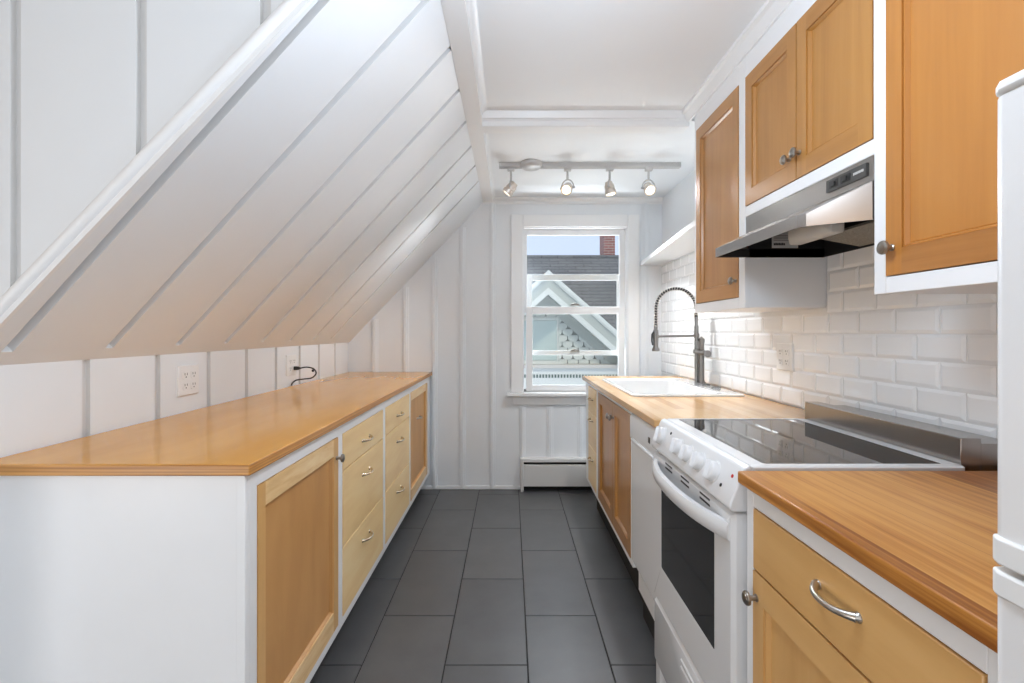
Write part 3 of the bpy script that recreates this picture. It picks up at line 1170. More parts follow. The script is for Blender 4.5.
# cooktop frame
bm = BM()
zt = 0.9365
ring_o = rrect(0.552, 1.045, Y0, Y1, 0.012, 4)
ring_i = rrect(0.590, 1.012, Y0+0.024, Y1-0.012, 0.010, 4)
A_ = [[(p[0], p[1], z) for p in ring_o] for z in (0.905, zt-0.003)]
A_.append([(p[0]+(0.003 if p[0] < 0.8 else -0.003), p[1]+(0.003 if p[1] < 1.4 else -0.003), zt) for p in ring_o])
A_.append([(p[0], p[1], zt) for p in ring_i])
A_.append([(p[0], p[1], zt-0.004) for p in ring_i])
loft(bm, A_, True, True)
cf = obj('cooktop_frame', bm, M['enamel'], t, smooth=True)
bm = BM()
prism(bm, rrect(0.5905, 1.0115, Y0+0.0245, Y1-0.0125, 0.010, 4), 'Z', zt-0.0035, zt-0.0010)
gl = obj('glass_top', bm, M['blackglass'], cf)
gl['label'] = 'shiny black glass cooking surface'
# slanted control panel
bm = BM()
prof = [(0.560, 0.905), (0.552, 0.9365), (0.548, 0.937), (0.538, 0.934), (0.532, 0.927), (0.502, 0.852), (0.501, 0.840), (0.508, 0.832), (0.56, 0.832)]
prism(bm, prof, 'Y', Y0, Y1)
pn = obj('control_panel', bm, M['enamel'], t, bevel=0.005, seg=3)
pd = Vector((0.502-0.532, 0, 0.852-0.927)).normalized()      # down the panel
pnn = Vector((pd.z, 0, -pd.x)).normalized()
if pnn.x > 0:
    pnn = -pnn


def pp(y, f):
    return Vector((0.532, y, 0.927)).lerp(Vector((0.502, y, 0.852)), f)


for yy, rr in ((1.612, 0.029), (1.452, 0.024), (1.372, 0.024), (1.290, 0.024), (1.200, 0.026)):
    c = pp(yy, 0.50)
    bm = BM()
    lathe(bm, c, pnn, [(-0.001, rr+0.004), (0.0015, rr+0.004), (0.002, rr+0.001), (0.004, rr), (0.012, rr*0.97), (0.0155, rr*0.90), (0.017, rr*0.78), (0.0175, 0.001)], 32)
    kb = obj('control_knob', bm, M['enamel'], pn, smooth=True)
    bm = BM()
    u = (pd*0.95+Vector((0, -1, 0))*0.3).normalized()
    v = u.cross(pnn).normalized()
    lo = []
    for h_, a_, b_ in ((0.015, 0.97, 0.24), (0.022, 0.93, 0.19), (0.0255, 0.86, 0.14), (0.027, 0.78, 0.08)):
        lo.append([c+pnn*h_+u*(rr*a_*math.cos(2*PI*i/20))+v*(rr*b_*math.sin(2*PI*i/20)) for i in range(20)])
    loft(bm, lo, True, True)
    obj('grip', bm, M['enamel'], kb, smooth=True)
for yy, f_, mt, nm in ((1.112, 0.30, 'red', 'indicator_lamp'), (1.145, 0.72, 'black', 'indicator_lamp'), (1.545, 0.20, 'black', 'indicator_lamp')):
    c = pp(yy, f_)
    bm = BM()
    lathe(bm, c, pnn, [(-0.001, 0.0045), (0.0015, 0.0045), (0.0025, 0.0025), (0.0026, 0.0003)], 12)
    i_ = obj(nm, bm, M[mt], pn)
    i_['label'] = ('red' if mt == 'red' else 'black') + ' indicator dot'
# oven door with window
za, zb = 0.316, 0.826
bm = BM()
wy0, wy1, wza, wzb = 1.176, 1.592, 0.450, 0.745
prf = [(XD+0.012, 0), (XD+0.003, 0.004), (XD, 0.014)]


def door_ring(x, y0, y1, z0, z1, r):
    return [(x, p[0], p[1]) for p in rrect(y0, y1, z0, z1, r, 5)]


loft(bm, [door_ring(0.544, Y0+0.003, Y1-0.003, za, zb, 0.006),
          door_ring(XD+0.010, Y0+0.003, Y1-0.003, za, zb, 0.006),
          door_ring(XD, Y0+0.012, Y1-0.012, za+0.008, zb-0.008, 0.006),
          door_ring(XD, wy0, wy1, wza, wzb, 0.006),
          door_ring(XD+0.002, wy0+0.001, wy1-0.001, wza+0.001, wzb-0.001, 0.006)], True, True)
od = obj('oven_door', bm, M['enamel'], t, smooth=True)
bm = BM()
prism(bm, rrect(wy0+0.001, wy1-0.001, wza+0.001, wzb-0.001, 0.006, 5), 'X', XD+0.0005, XD+0.003)
w_ = obj('oven_window', bm, M['ovenglass'], od)
w_['label'] = 'dark glass window in the oven door'
for yc in (1.515, 1.375, 1.235):
    for zz in (0.815, 0.801):
        bm = BM()
        box(bm, XD-0.0006, XD+0.003, yc-0.032, yc+0.032, zz-0.0028, zz+0.0028)
        obj('vent_slot', bm, M['black'], od)
# bowed handle
bm = BM()
lp = []
for i in range(25):
    u = -1+2*i/24
    y_ = (Y0+Y1)/2+u*0.284
    bow = (1-abs(u)**2.4)
    xo = XD-0.004-0.046*bow
    tz = 0.779 + 0.002*bow
    hh = 0.021
    thk = 0.016
    lp.append([(xo+thk, y_, tz-hh), (xo+0.004, y_, tz-hh), (xo-0.002, y_, tz-hh+0.008), (xo-0.003, y_, tz+hh-0.010), (xo+0.002, y_, tz+hh), (xo+thk, y_, tz+hh)])
loft(bm, lp, True, True)
obj('door_handle', bm, M['enamel'], od, smooth=True)
# storage drawer
bm = BM()
loft(bm, [door_ring(0.544, Y0+0.003, Y1-0.003, 0.090, 0.308, 0.006),
          door_ring(XD+0.010, Y0+0.003, Y1-0.003, 0.090, 0.308, 0.006),
          door_ring(XD+0.001, Y0+0.012, Y1-0.012, 0.098, 0.300, 0.006)], True, True)
for zz in (0.266, 0.246):
    loft(bm, [door_ring(XD+0.002, Y0+0.10, Y1-0.27, zz-0.007, zz+0.007, 0.004),
              door_ring(XD-0.003, Y0+0.104, Y1-0.274, zz-0.004, zz+0.004, 0.003)], False, True)
obj('storage_drawer', bm, M['enamel'], t, smooth=True)
bm = BM()
box(bm, 0.60, 0.61, Y0+0.03, Y1-0.03, 0.02, 0.09)
obj('kick_plate', bm, M['dark'], t)
for yy in (Y0+0.05, Y1-0.034):
    for xx in (0.560, 1.10):
        bm = BM()
        if xx < 0.8:
            box(bm, 0.514, 0.585, yy-0.03, yy+0.03, 0.0, 0.105)
            obj('foot', bm, M['enamel'], t, bevel=0.010)
        else:
            lathe(bm, (xx, yy, 0), (0, 0, 1), [(0, 0.02), (0.012, 0.02), (0.014, 0.008), (0.07, 0.008)], 12)
            obj('foot', bm, M['darksteel'], t)
# steel backguard
bm = BM()
box(bm, 1.046, 1.094, Y0+0.018, Y1-0.002, 0.915, 0.997)
bg = obj('backguard', bm, M['steel'], t, bevel=0.002)
bm = BM()
box(bm, 1.094, 1.188, Y0+0.020, Y1-0.002, 0.915, 0.984)
obj('backguard_filler', bm, M['steel'], bg)

# ------------------------------------------------------------------ wall cabinets
UB, UT = 1.335, 2.286
umm = (M['maple_z'], M['maple_y'], M['maple_y'], M['maple_z'])
RL = (0.047, 0.047, 0.055, 0.055)
t = carcass('wall_cabinet', 'tall narrow wood wall cabinet beside the shelf and faucet', 'cabinet', -1, XU, XR-0.002, 1.790, 2.277, UB, UT, (1.838, 2.258, 1.378, 2.207), toe=False, open_top=False)
d = panel_door(t, XU-0.002, -1, 1.838, 2.258, 1.378, 2.207, umm, RL)
knob(d, XU-0.002, 1.858, 1.445, -1)
t = carcass('wall_cabinet', 'short two-door wood wall cabinet above the range hood', 'cabinet', -1, XU, XR-0.002, 1.154, 1.790, 1.679, UT, (1.156, 1.786, 1.717, 2.207), toe=False, open_top=False)
d = panel_door(t, XU-0.002, -1, 1.156, 1.466, 1.717, 2.207, umm, RL)
knob(d, XU-0.002, 1.448, 1.795, -1)
d = panel_door(t, XU-0.002, -1, 1.466, 1.786, 1.717, 2.207, umm, RL)
knob(d, XU-0.002, 1.498, 1.790, -1)
t = carcass('wall_cabinet', 'large orange-toned wood wall cabinet at right, above the worktop by the fridge', 'cabinet', -1, XU, XR-0.002, 0.480, 1.154, UB, UT, (0.520, 1.118, 1.374, 2.207), toe=False, open_top=False)
M['amber_z'] = wood('amber_maple_upright', srgb(168, 108, 48), srgb(186, 124, 57), srgb(198, 138, 68), 'Z', 20, 1.2, rough=0.33, coat=0.25, contrast=0.8)
M['amber_y'] = wood('amber_maple_level', srgb(146, 90, 42), srgb(166, 109, 53), srgb(184, 126, 66), 'Y', 30, 1.4, rough=0.33, coat=0.25)
d = panel_door(t, XU-0.002, -1, 0.520, 1.118, 1.374, 2.207, (M['amber_z'], M['amber_y'], M['amber_y'], M['amber_z']), (0.06, 0.045, 0.06, 0.06))
knob(d, XU-0.002, 1.097, 1.440, -1, r=0.0165)

# ------------------------------------------------------------------ range hood
t = thing('range_hood', 'stainless steel range hood under the short wall cabinet, over the stove', 'range hood', (1.0, 1.47, 1.52))
HN, HF = 1.160, 1.786
Zh = 1.677
zfl = 1.616      # top of the flare
zl0, zl1 = 1.526, 1.559
XLp = 0.778
YLn = 1.270      # near corner of the lip


def hood_section():
    """rings round the front shell: wall -> near side -> lip -> far side -> wall"""
    top = [(XR-0.012, HN, Zh), (XU+0.004, HN, Zh), (XU+0.004, HF, Zh), (XR-0.012, HF, Zh)]
    mid = [(XR-0.012, HN, zfl), (XU+0.004, HN, zfl), (XU+0.004, HF, zfl), (XR-0.012, HF, zfl)]
    lip = [(XR-0.012, HN, zl1), (XLp, YLn, zl1), (XLp, HF, zl1), (XR-0.012, HF, zl1)]
    bot = [(XR-0.012, HN, zl0), (XLp, YLn, zl0), (XLp, HF, zl0), (XR-0.012, HF, zl0)]
    return top, mid, lip, bot


bm = BM()
front = [
    # (x, y) chain from near wall end round to far wall end at each level
]
chain_top = [(XR-0.012, HN), (XU+0.004, HN), (XU+0.004, HF), (XR-0.012, HF)]
lvl = []
for z_, ch in ((Zh, chain_top), (zfl, chain_top)):
    lvl.append([(x, y, z_) for x, y in ch])
ch2 = [(XR-0.012, HN), (XU, HN), (XLp+0.012, YLn-0.010), (XLp, YLn+0.008), (XLp, HF), (XR-0.012, HF)]
upper = [(XR-0.012, HN, Zh), (XU+0.004, HN, Zh), (XU+0.004, HN+0.001, Zh), (XU+0.004, HN+0.002, Zh), (XU+0.004, HF, Zh), (XR-0.012, HF, Zh)]
flare = [(XR-0.012, HN, zfl), (XU+0.004, HN, zfl), (XU+0.004, HN+0.001, zfl), (XU+0.004, HN+0.002, zfl), (XU+0.004, HF, zfl), (XR-0.012, HF, zfl)]
lipt = [(x, y, zl1 if i not in (0, 1, 5) else (zfl if i == 1 else zl1)) for i, (x, y) in enumerate(ch2)]
lipt[1] = (XU, HN, zfl-0.003)
lipt[0] = (XR-0.012, HN, zfl-0.003)
lipb = [(x, y, zl0) for x, y in ch2]
lipb[0] = (XR-0.012, HN, zl0-0.006)
lipb[1] = (XU, HN, zl0-0.006)
rows = [upper, flare, lipt, lipb]
V = [[bm.verts.new(p) for p in r] for r in rows]
for a_, b_ in zip(V, V[1:]):
    for i in range(5):
        bm.faces.new((a_[i], a_[i+1], b_[i+1], b_[i]))
bm.faces.new(V[0])
o = obj('hood_shell', bm, M['steel'], t)
md = o.modifiers.new('solid', 'SOLIDIFY')
md.thickness = 0.0025
md.offset = 1
bm = BM()          # dark inside liner
box(bm, XU+0.012, XR-0.014, HN+0.006, HF-0.006, Zh-0.010, Zh-0.004)
box(bm, XR-0.018, XR-0.0125, HN+0.006, HF-0.006, zl0+0.001, Zh-0.010)
box(bm, XLp+0.006, XR-0.018, HF-0.008, HF-0.004, zl0+0.001, zl1-0.002)
box(bm, XU+0.012, XR-0.018, HF-0.008, HF-0.004, zl0+0.001, Zh-0.010)
obj('liner', bm, M['black'], t)
bm = BM()          # control plate
fx = XU+0.0005
pl0, pl1 = 1.178, 1.326
box(bm, fx-0.0025, fx+0.004, pl0, pl1, 1.634, 1.667)
cpn = obj('control_plate', bm, plain('dark_grey_plate', (0.05, 0.048, 0.045), 0.4), t)
cpn['label'] = 'dark grey control plate with two switches'
for yy in (1.296, 1.250):
    bm = BM()
    box(bm, fx-0.0035, fx-0.002, yy-0.018, yy+0.018, 1.640, 1.661)
    box(bm, fx-0.0060, fx-0.003, yy-0.006, yy+0.008, 1.645, 1.656)
    obj('switch', bm, M['black'], cpn)
bm = BM()
for i in range(7):
    box(bm, fx-0.0031, fx-0.0023, 1.186+i*0.0052, 1.1899+i*0.0052, 1.648+0.0005*(i % 2), 1.6545)
obj('maker_mark', bm, M['sticker'], cpn)
bm = BM()          # lamp lens
lo = []
for x_, z0_, z1_, ya_, yb_ in ((0.940, 1.560, 1.592, 1.42, 1.60), (0.952, 1.540, 1.595, 1.40, 1.61), (0.990, 1.540, 1.595, 1.40, 1.61), (1.004, 1.556, 1.592, 1.42, 1.60)):
    lo.append([(x_, ya_, z0_), (x_, yb_, z0_), (x_, yb_, z1_), (x_, ya_, z1_)])
loft(bm, lo, True, True)
ln = obj('lamp_lens', bm, M['lens'], t, bevel=0.004)
ln['label'] = 'cloudy white plastic lamp cover under the hood'
bm = BM()          # grease filter
prism(bm, [(1.030, 1.556), (1.170, 1.530), (1.172, 1.538), (1.032, 1.564)], 'Y', 1.22, 1.58)
obj('grease_filter', bm, M['filter'], t)
bm = BM()
ps = [P(772, 248, HF-0.009), P(798, 231, HF-0.009)]
box(bm, ps[0].x, ps[1].x, HF-0.0095, HF-0.008, ps[0].z, ps[1].z)
stk = obj('sticker', bm, M['sticker'], t)
bm = BM()
zz = ps[0].z
for i in range(7):
    box(bm, ps[0].x+0.006+i*0.0062, ps[0].x+0.0112+i*0.0062, HF-0.0100, HF-0.0094, zz+0.010, zz+0.018+0.001*(i % 2))
for j in range(4):
    box(bm, ps[0].x+0.006, ps[1].x-0.008, HF-0.0098, HF-0.0094, zz+0.028+j*0.006, zz+0.0295+j*0.006)
obj('sticker_print', bm, M['black'], stk)

# ------------------------------------------------------------------ floating shelf
bm = BM()
za_, zb_ = 1.769, 1.799
prism(bm, [(XR-0.001, 2.280), (0.905, 2.280), (1.028, YB-0.001), (XR-0.001, YB-0.001)], 'Z', za_, zb_)
o = obj('wall_shelf', bm, M['trim'], None, bevel=0.002)
tag(o, 'white wall shelf between the window and the tall wall cabinet', 'shelf')

# ------------------------------------------------------------------ fridge
t = thing('refrigerator', 'white two-door fridge at the right edge beside the fir worktop', 'refrigerator', (0.82, 0.16, 0))
FX = 0.474
FY0, FY1 = -0.13, 0.466
bm = BM()
box(bm, FX+0.065, 1.17, FY0+0.004, FY1-0.004, 0.03, 1.478)
obj('cabinet_body', bm, M['fridge'], t, bevel=0.008)


def fdoor(name, z0, z1):
    bm = BM()
    prism(bm, [(FX+0.06, FY0), (FX+0.016, FY0), (FX+0.004, FY0+0.006), (FX, FY0+0.02), (FX, FY1-0.012), (FX+0.003, FY1-0.003), (FX+0.010, FY1), (FX+0.06, FY1)], 'Z', z0, z1)
    return obj(name, bm, M['fridge'], t, bevel=0.003, smooth=True)


up = fdoor('freezer_door', 1.0205, 1.474)
lw = fdoor('fridge_door', 0.09, 1.0125)


def flange(p, z0, z1, nm):
    bm = BM()
    prism(bm, [(FX+0.06, FY0-0.001), (FX+0.008, FY0-0.001), (FX-0.004, FY0+0.012), (FX-0.004, FY1-0.010), (FX+0.002, FY1+0.001), (FX+0.06, FY1+0.001)], 'Z', z0, z1)
    return obj(nm, bm, M['plasticwhite'], p, bevel=0.003, smooth=True)


flange(up, 1.0190, 1.046, 'bottom_trim')
tp = flange(lw, 0.988, 1.0135, 'top_trim')
bm = BM()
box(bm, FX+0.006, FX+0.020, 0.408, 0.440, 1.0125, 1.0150)
obj('hinge_plate', bm, M['steel'], tp)
bm = BM()
prism(bm, [(FX+0.20, FY0), (FX+0.006, FY0), (FX-0.003, FY0+0.01), (FX-0.003, FY1-0.01), (FX+0.005, FY1+0.001), (FX+0.20, FY1+0.001)], 'Z', 1.474, 1.487)
obj('top_cover', bm, M['plasticwhite'], t, bevel=0.004, smooth=True)
for xx in (0.60, 1.10):
    for yy in (FY0+0.06, FY1-0.06):
        bm = BM()
        lathe(bm, (xx, yy, 0), (0, 0, 1), [(0, 0.02), (0.03, 0.018)], 12)
        obj('foot', bm, M['black'], t)
bm = BM()
box(bm, FX+0.05, FX+0.06, FY0+0.01, FY1-0.01, 0.02, 0.085)
obj('kick_grille', bm, M['dark'], t)

# ------------------------------------------------------------------ outlets
def outlet(label, X, s, y, z, w=0.118, h=0.118):
    """square plate with four receptacles on a wall looking to s*X"""
    t = thing('power_outlet', label, 'outlet', (X, y, z-h/2), None)
    bm = BM()
    loft(bm, [[(X, y-w/2, z-h/2), (X, y+w/2, z-h/2), (X, y+w/2, z+h/2), (X, y-w/2, z+h/2)],
              [(X+s*0.007, y-w/2, z-h/2), (X+s*0.007, y+w/2, z-h/2), (X+s*0.007, y+w/2, z+h/2), (X+s*0.007, y-w/2, z+h/2)],
              [(X+s*0.010, y-w/2+0.004, z-h/2+0.004), (X+s*0.010, y+w/2-0.004, z-h/2+0.004), (X+s*0.010, y+w/2-0.004, z+h/2-0.004), (X+s*0.010, y-w/2+0.004, z+h/2-0.004)]], False, True)
    obj('cover_plate', bm, M['plasticwhite'], t)
    for dy in (-0.023, 0.023):
        for dz in (-0.021, 0.021):
            bm = BM()
            prism(bm, rrect(y+dy-0.0165, y+dy+0.0165, z+dz-0.0155, z+dz+0.0155, 0.006, 4), 'X', X+s*0.009, X+s*0.0125)
            rc = obj('receptacle', bm, M['plasticwhite'], t)
            bm = BM()
            for q in (-0.0065, 0.0065):
                box(bm, X+s*0.0115, X+s*0.0129, y+dy+q-0.0013, y+dy+q+0.0013, z+dz+0.000, z+dz+0.009)
            lathe(bm, (X+s*0.0115, y+dy, z+dz-0.007), (s, 0, 0), [(0, 0.0028), (0.0014, 0.0028)], 10)
            obj('socket_slots', bm, M['black'], rc)
    return t


o1y, o1z = 1.866, 1.054
outlet('square white four-socket outlet on the left low wall, nothing plugged in', XK, 1, o1y, o1z)
o2y, o2z = 2.742, 1.052
outlet('square white outlet on the left low wall with a black cord plugged in', XK, 1, o2y, o2z)
outlet('square white four-socket outlet on the tiled wall over the stove', TX-0.006, -1, 2.042, 1.136)

# power cord
t = thing('appliance_cable', 'short black cord plugged into the left wall outlet and curling onto the worktop', 'cord', (XK+0.03, o2y, CT))
pz = o2z-0.020
py_ = o2y+0.022
bm = BM()
loft(bm, [[(XK+0.013, py_-0.012, pz-0.011), (XK+0.013, py_+0.012, pz-0.011), (XK+0.013, py_+0.012, pz+0.011), (XK+0.013, py_-0.012, pz+0.011)],
          [(XK+0.035, py_-0.012, pz-0.010), (XK+0.035, py_+0.012, pz-0.010), (XK+0.035, py_+0.012, pz+0.010), (XK+0.035, py_-0.012, pz+0.010)],
          [(XK+0.050, py_-0.006, pz-0.005), (XK+0.050, py_+0.006, pz-0.005), (XK+0.050, py_+0.006, pz+0.005), (XK+0.050, py_-0.006, pz+0.005)]], True, True)
obj('plug', bm, M['black'], t, bevel=0.003)
ctrl = [Vector(p) for p in ((XK+0.046, py_, pz), (XK+0.085, py_+0.002, pz+0.006), (XK+0.125, py_+0.002, pz-0.004), (XK+0.142, py_-0.004, pz-0.030), (XK+0.120, py_-0.010, pz-0.055),
                            (XK+0.075, py_-0.016, pz-0.062), (XK+0.035, py_-0.022, pz-0.068), (XK+0.014, py_-0.026, pz-0.085), (XK+0.010, py_-0.028, CT+0.003))]


def spline(c, n=8):
    out = []
    for i in range(len(c)-1):
        p0, p1, p2, p3 = c[max(i-1, 0)], c[i], c[i+1], c[min(i+2, len(c)-1)]
        for j in range(n):
            u = j/n
            out.append(0.5*((2*p1)+(p2-p0)*u+(2*p0-5*p1+4*p2-p3)*u*u+(3*p1-p0-3*p2+p3)*u**3))
    out.append(c[-1])
    return out


bm = BM()
tube(bm, spline(ctrl), 0.0042, 10)
lathe(bm, ctrl[2]-Vector((0.004, 0, 0.004)), (0, 0, -1), [(0, 0.007), (0.012, 0.007), (0.014, 0.003)], 10)
obj('cable', bm, M['black'], t, smooth=True)

# ------------------------------------------------------------------ track light
ty = 2.97
tz0, tz1 = ZC2-0.030, ZC2
t = thing('track_light', 'track light with four small spotlights on the ceiling before the window', 'track light', (0.5, ty, ZC2))
bm = BM()
prism(bm, [(ty-0.018, tz1), (ty-0.018, tz0+0.004), (ty-0.014, tz0), (ty-0.005, tz0), (ty-0.005, tz0+0.008), (ty+0.005, tz0+0.008), (ty+0.005, tz0), (ty+0.014, tz0), (ty+0.018, tz0+0.004), (ty+0.018, tz1)], 'X', -0.072, 1.066)
obj('track', bm, M['trackmetal'], t)
bm = BM()
lathe(bm, (0.13, ty-0.004, tz1), (0, 0, -1), [(0, 0.072), (0.014, 0.072), (0.024, 0.067), (0.034, 0.052), (0.040, 0.030), (0.042, 0.002)], 32)
obj('canopy', bm, M['trackmetal'], t, smooth=True)
heads = [(0.003, Vector((-0.62, 0.10, -0.72))), (0.359, Vector((-0.30, -0.80, -0.55))), (0.624, Vector((0.18, -0.08, -0.98))), (0.869, Vector((0.02, -0.78, -0.62)))]
for hx, dv0 in heads:
    dv = dv0.normalized()
    bm = BM()
    box(bm, hx-0.022, hx+0.022, ty-0.014, ty+0.014, tz0-0.018, tz0)
    tube(bm, [(hx, ty, tz0-0.016), (hx, ty, tz0-0.075)], 0.007, 12)
    sp_ = obj('spotlight', bm, M['trackmetal'], t, bevel=0.002)
    piv = Vector((hx, ty, tz0-0.125))
    side = dv.cross(Vector((0, 0, 1))).normalized()
    bm = BM()
    pts = []
    for i in range(17):
        a = PI*i/16
        pts.append(piv+side*(0.040*math.cos(a))+Vector((0, 0, 1))*(0.052*math.sin(a)))
    tube(bm, pts, 0.0042, 8)
    for q in (-1, 1):
        lathe(bm, piv+side*(q*0.030), side*q, [(0, 0.007), (0.016, 0.007), (0.018, 0.004)], 12)
    obj('yoke', bm, M['trackmetal'], sp_, smooth=True)
    bm = BM()
    o_ = piv-dv*0.040
    lathe(bm, o_, dv, [(0, 0.012), (0.002, 0.022), (0.020, 0.025), (0.022, 0.030), (0.050, 0.0325), (0.052, 0.029), (0.056, 0.029), (0.058, 0.034), (0.082, 0.035), (0.083, 0.030), (0.074, 0.028)], 28)
    obj('lamp_housing', bm, M['headmetal'], sp_, smooth=True)
    bm = BM()
    lathe(bm, o_, dv, [(0.070, 0.012), (0.072, 0.028), (0.080, 0.027), (0.084, 0.018), (0.085, 0.001)], 24)
    b_ = obj('bulb', bm, M['bulb'], sp_, smooth=True)
    b_['label'] = 'glowing warm white bulb'
    ld = bpy.data.lights.new('spot_lamp', 'SPOT')
    ld.energy = {0: 22, 1: 26, 2: 48, 3: 26}[heads.index((hx, dv0))]
    ld.color = (0.95, 0.97, 1.0)
    ld.spot_size = math.radians({0: 80, 1: 95, 2: 136, 3: 95}[heads.index((hx, dv0))])
    ld.spot_blend = 1.0
    ld.shadow_soft_size = 0.03
    lo_ = bpy.data.objects.new('spot_lamp', ld)
    lo_.location = o_+dv*0.095
    lo_.rotation_euler = dv.to_track_quat('-Z', 'Y').to_euler()
    COL.objects.link(lo_)

# ------------------------------------------------------------------ neighbouring house
DG = 7.7      # plane of the rake boards
DW = 8.3      # shingled wall
hs = thing('neighbouring_house', 'pale mint house with a scalloped gable and brick chimney outside the window', 'house', (1.0, 9.5, -3.0))
pk = P(548.5, 271.7, DG)
rt = P(616.5, 332, DG)
sd = Vector((rt.x-pk.x, 0, rt.z-pk.z)).normalized()
perp = Vector((sd.z, 0, -sd.x))
if perp.z > 0:
    perp = -perp


def rake_poly(o0, o1, L):
    """band between two offsets under the gable line, both sides mirrored about the peak"""
    out = []
    # vertical offset of a slope band so that left and right meet at the peak
    v0 = o0/abs(perp.z)
    v1 = o1/abs(perp.z)
    top = Vector((pk.x, 0, pk.z-v0))
    bot = Vector((pk.x, 0, pk.z-v1))
    ls = Vector((-sd.x, 0, sd.z))
    return [(top.x, top.z), (top.x+sd.x*L, top.z+sd.z*L), (bot.x+sd.x*L, bot.z+sd.z*L), (bot.x, bot.z), (bot.x+ls.x*L, bot.z+ls.z*L), (top.x+ls.x*L, top.z+ls.z*L)]


def gable_band(name, o0, o1, y0, y1, mat, L=3.2):
    bm = BM()
    pl = rake_poly(o0, o1, L)
    prism(bm, [pl[0], pl[1], pl[2], pl[3]], 'Y', y0, y1)
    prism(bm, [pl[0], pl[3], pl[4], pl[5]], 'Y', y0, y1)
    return obj(name, bm, mat, hs)


gable_band('gable_roof', -0.02, 0.035, DG-0.02, 12.0, M['mint'])
gable_band('rake_moulding', 0.035, 0.055, DG, DG+0.10, M['mint'])
gable_band('rake_board', 0.055, 0.19, DG+0.06, DG+0.12, M['teal'])
gable_band('inner_rake_board', 0.19, 0.275, DG+0.03, DG+0.12, M['mint'])
gable_band('soffit', 0.20, 0.24, DG+0.12, DW, M['teal'])
gable_band('wall_frieze', 0.22, 0.40, DW-0.04, DW, M['teal'])
# wall with scallops
bm = BM()
L = 3.2
v1 = 0.24/abs(perp.z)
prism(bm, [(pk.x, pk.z-v1), (pk.x+sd.x*L, pk.z-v1+sd.z*L), (pk.x+sd.x*L, -3), (pk.x-sd.x*L, -3), (pk.x-sd.x*L, pk.z-v1+sd.z*L)], 'Y', DW, DW+0.2)
obj('gable_wall', bm, M['scallop_shade'], hs)
bm = BM()
rh, sw = 0.105, 0.19
for r in range(0, 26):
    zt_ = pk.z-0.3-r*rh
    half = (pk.z-v1-zt_)*abs(sd.x/sd.z)-0.12
    if half <= 0:
        continue
    n_ = int(half*2/sw)+2
    for i in range(-n_//2-1, n_//2+2):
        cx_ = pk.x+(i+(0.5 if r % 2 else 0))*sw
        if abs(cx_-pk.x) > half or zt_ < 0.5:
            continue
        pts = [(cx_-sw/2+0.007, zt_-0.006), (cx_-sw/2+0.007, zt_-rh*0.55)]
        for a in range(1, 6):
            an = PI+PI*a/6
            pts.append((cx_+(sw/2-0.007)*math.cos(an), zt_-rh*0.55+rh*0.62*math.sin(an)))
        pts += [(cx_+sw/2-0.007, zt_-rh*0.55), (cx_+sw/2-0.007, zt_-0.006)]
        top = [bm.verts.new((x, DW-0.010-0.032*((zt_+0.02-z)/(rh*1.2)), z)) for x, z in pts]
        base = [bm.verts.new((x, DW-0.001, z)) for x, z in pts]
        bm.faces.new(top)
        for j in range(len(pts)):
            k_ = (j+1) % len(pts)
            bm.faces.new((top[j], base[j], base[k_], top[k_]))
sc_ = obj('scallop_shingles', bm, M['shingle'], hs)
# pale panel (shuttered window) in the gable
a_, b_ = P(528, 366, DW-0.05), P(558.5, 316.5, DW-0.05)
bm = BM()
box(bm, a_.x-0.5, b_.x, DW-0.05, DW, a_.z, b_.z)
sw_ = obj('gable_window', bm, M['mint'], hs, bevel=0.01)
bm = BM()
box(bm, a_.x-0.45, b_.x-0.03, DW-0.065, DW-0.045, a_.z+0.10, b_.z-0.07)
obj('shutter_panel', bm, M['panelblue'], sw_, bevel=0.006)
bm = BM()
box(bm, a_.x-0.47, b_.x-0.01, DW-0.10, DW-0.045, b_.z-0.06, b_.z-0.035)
obj('drip_cap', bm, M['mint'], sw_)
bm = BM()
box(bm, a_.x-0.55, b_.x+0.08, DW-0.12, DW, a_.z+0.03, a_.z+0.07)
obj('window_ledge', bm, M['mint'], sw_)
# cornice with dentils below
zc1 = P(0, 364.5, DW-0.25).z
bm = BM()
box(bm, -3, 5, DW-0.30, DW, zc1-0.06, zc1)
obj('cornice_ledge', bm, M['beige'], hs)
bm = BM()
box(bm, -3, 5, DW-0.24, DW, zc1-0.60, zc1-0.06)
fr = obj('frieze', bm, M['mint'], hs)
bm = BM()
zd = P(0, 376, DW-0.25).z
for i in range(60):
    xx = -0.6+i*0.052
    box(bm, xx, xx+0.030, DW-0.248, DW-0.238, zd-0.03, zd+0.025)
dn = obj('dentil_row', bm, plain('dark_green_dentil', (0.10, 0.14, 0.12), 0.8), fr)  # all dentils in one dark green
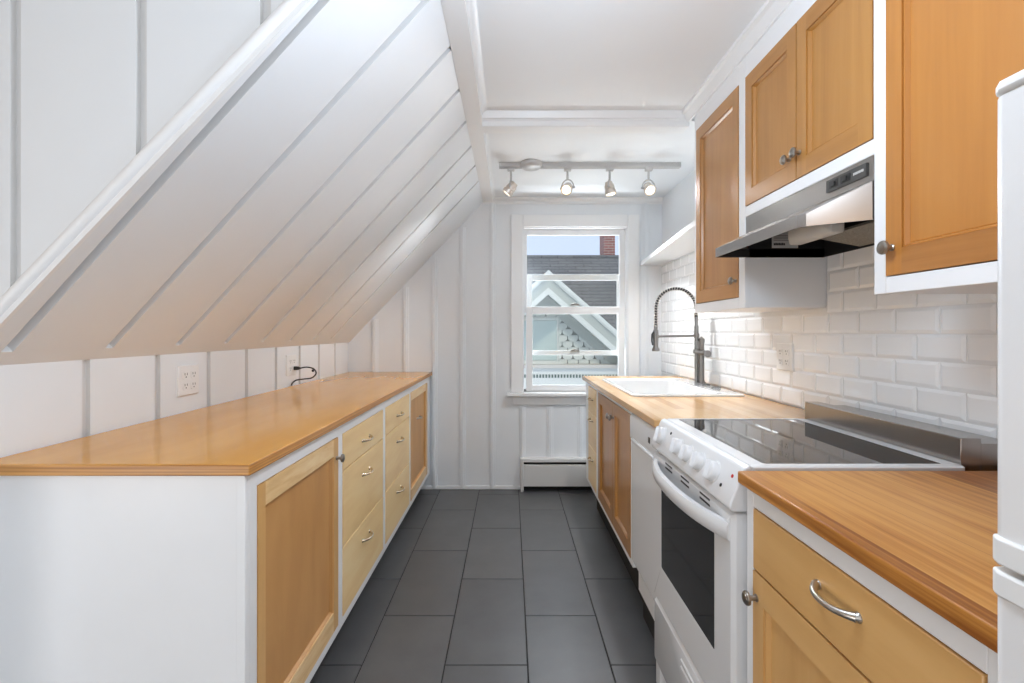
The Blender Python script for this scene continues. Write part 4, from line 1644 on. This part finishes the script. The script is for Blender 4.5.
# main roof behind
DR = 12.2
zrg = P(0, 257, DR).z
bm = BM()
ang = math.radians(38)
Lr = 4.6
bx_ = [(-7, 0), (9, 0)]
n0 = Vector((0, -math.sin(ang), math.cos(ang)))
v = [bm.verts.new(p) for p in ((-7, DR, zrg), (9, DR, zrg), (9, DR-Lr*math.cos(ang), zrg-Lr*math.sin(ang)), (-7, DR-Lr*math.cos(ang), zrg-Lr*math.sin(ang)))]
v2 = [bm.verts.new((q.co.x, q.co.y+0.05, q.co.z-0.12)) for q in v]
bm.faces.new(v)
bm.faces.new(v2[::-1])
for i in range(4):
    j = (i+1) % 4
    bm.faces.new((v[i], v2[i], v2[j], v[j]))
v3 = [bm.verts.new(p) for p in ((-7, DR+0.05, zrg-0.12), (9, DR+0.05, zrg-0.12), (9, DR+3.5, zrg-2.8), (-7, DR+3.5, zrg-2.8))]
bm.faces.new(v3)
rf = obj('main_roof', bm, M['roofshingle'], hs)
# ridge cap
bm = BM()
tube(bm, [(-7, DR, zrg), (9, DR, zrg)], 0.05, 8)
obj('ridge_cap', bm, M['roofshingle'], rf)
# chimney
c0, c1 = P(604, 236, DR+0.3), P(615, 236, DR+0.3)
bm = BM()
box(bm, c0.x, c1.x, DR+0.3, DR+0.9, zrg-1.2, zrg+1.6)
ch_ = obj('chimney', bm, M['brick'], hs)
bm = BM()
box(bm, c0.x-0.05, c1.x+0.05, DR+0.25, DR+0.95, zrg+1.6, zrg+1.75)
obj('chimney_cap', bm, M['beige'], ch_)
bm = BM()
box(bm, -7, 9, DR-Lr*math.cos(ang)+0.35, DR+3.3, -3, zrg-Lr*math.sin(ang)-0.02)
obj('house_wall', bm, M['shingle'], hs)

# ------------------------------------------------------------------ repeats share a group
for o in bpy.data.objects:
    if o.parent is None and 'label' in o:
        kind = o.name.split('.')[0]
        if kind == 'power_outlet':
            o['group'] = 'white four-socket outlets on the walls'
        elif kind == 'wall_cabinet':
            o['group'] = 'wood wall cabinets over the stove side'
        elif kind == 'drawer_cabinet' and o.location.x < 0:
            o['group'] = 'pale drawer cabinets of the left run'
        elif kind == 'base_cabinet' and o.location.x < 0:
            o['group'] = 'panelled door cabinets of the left run'
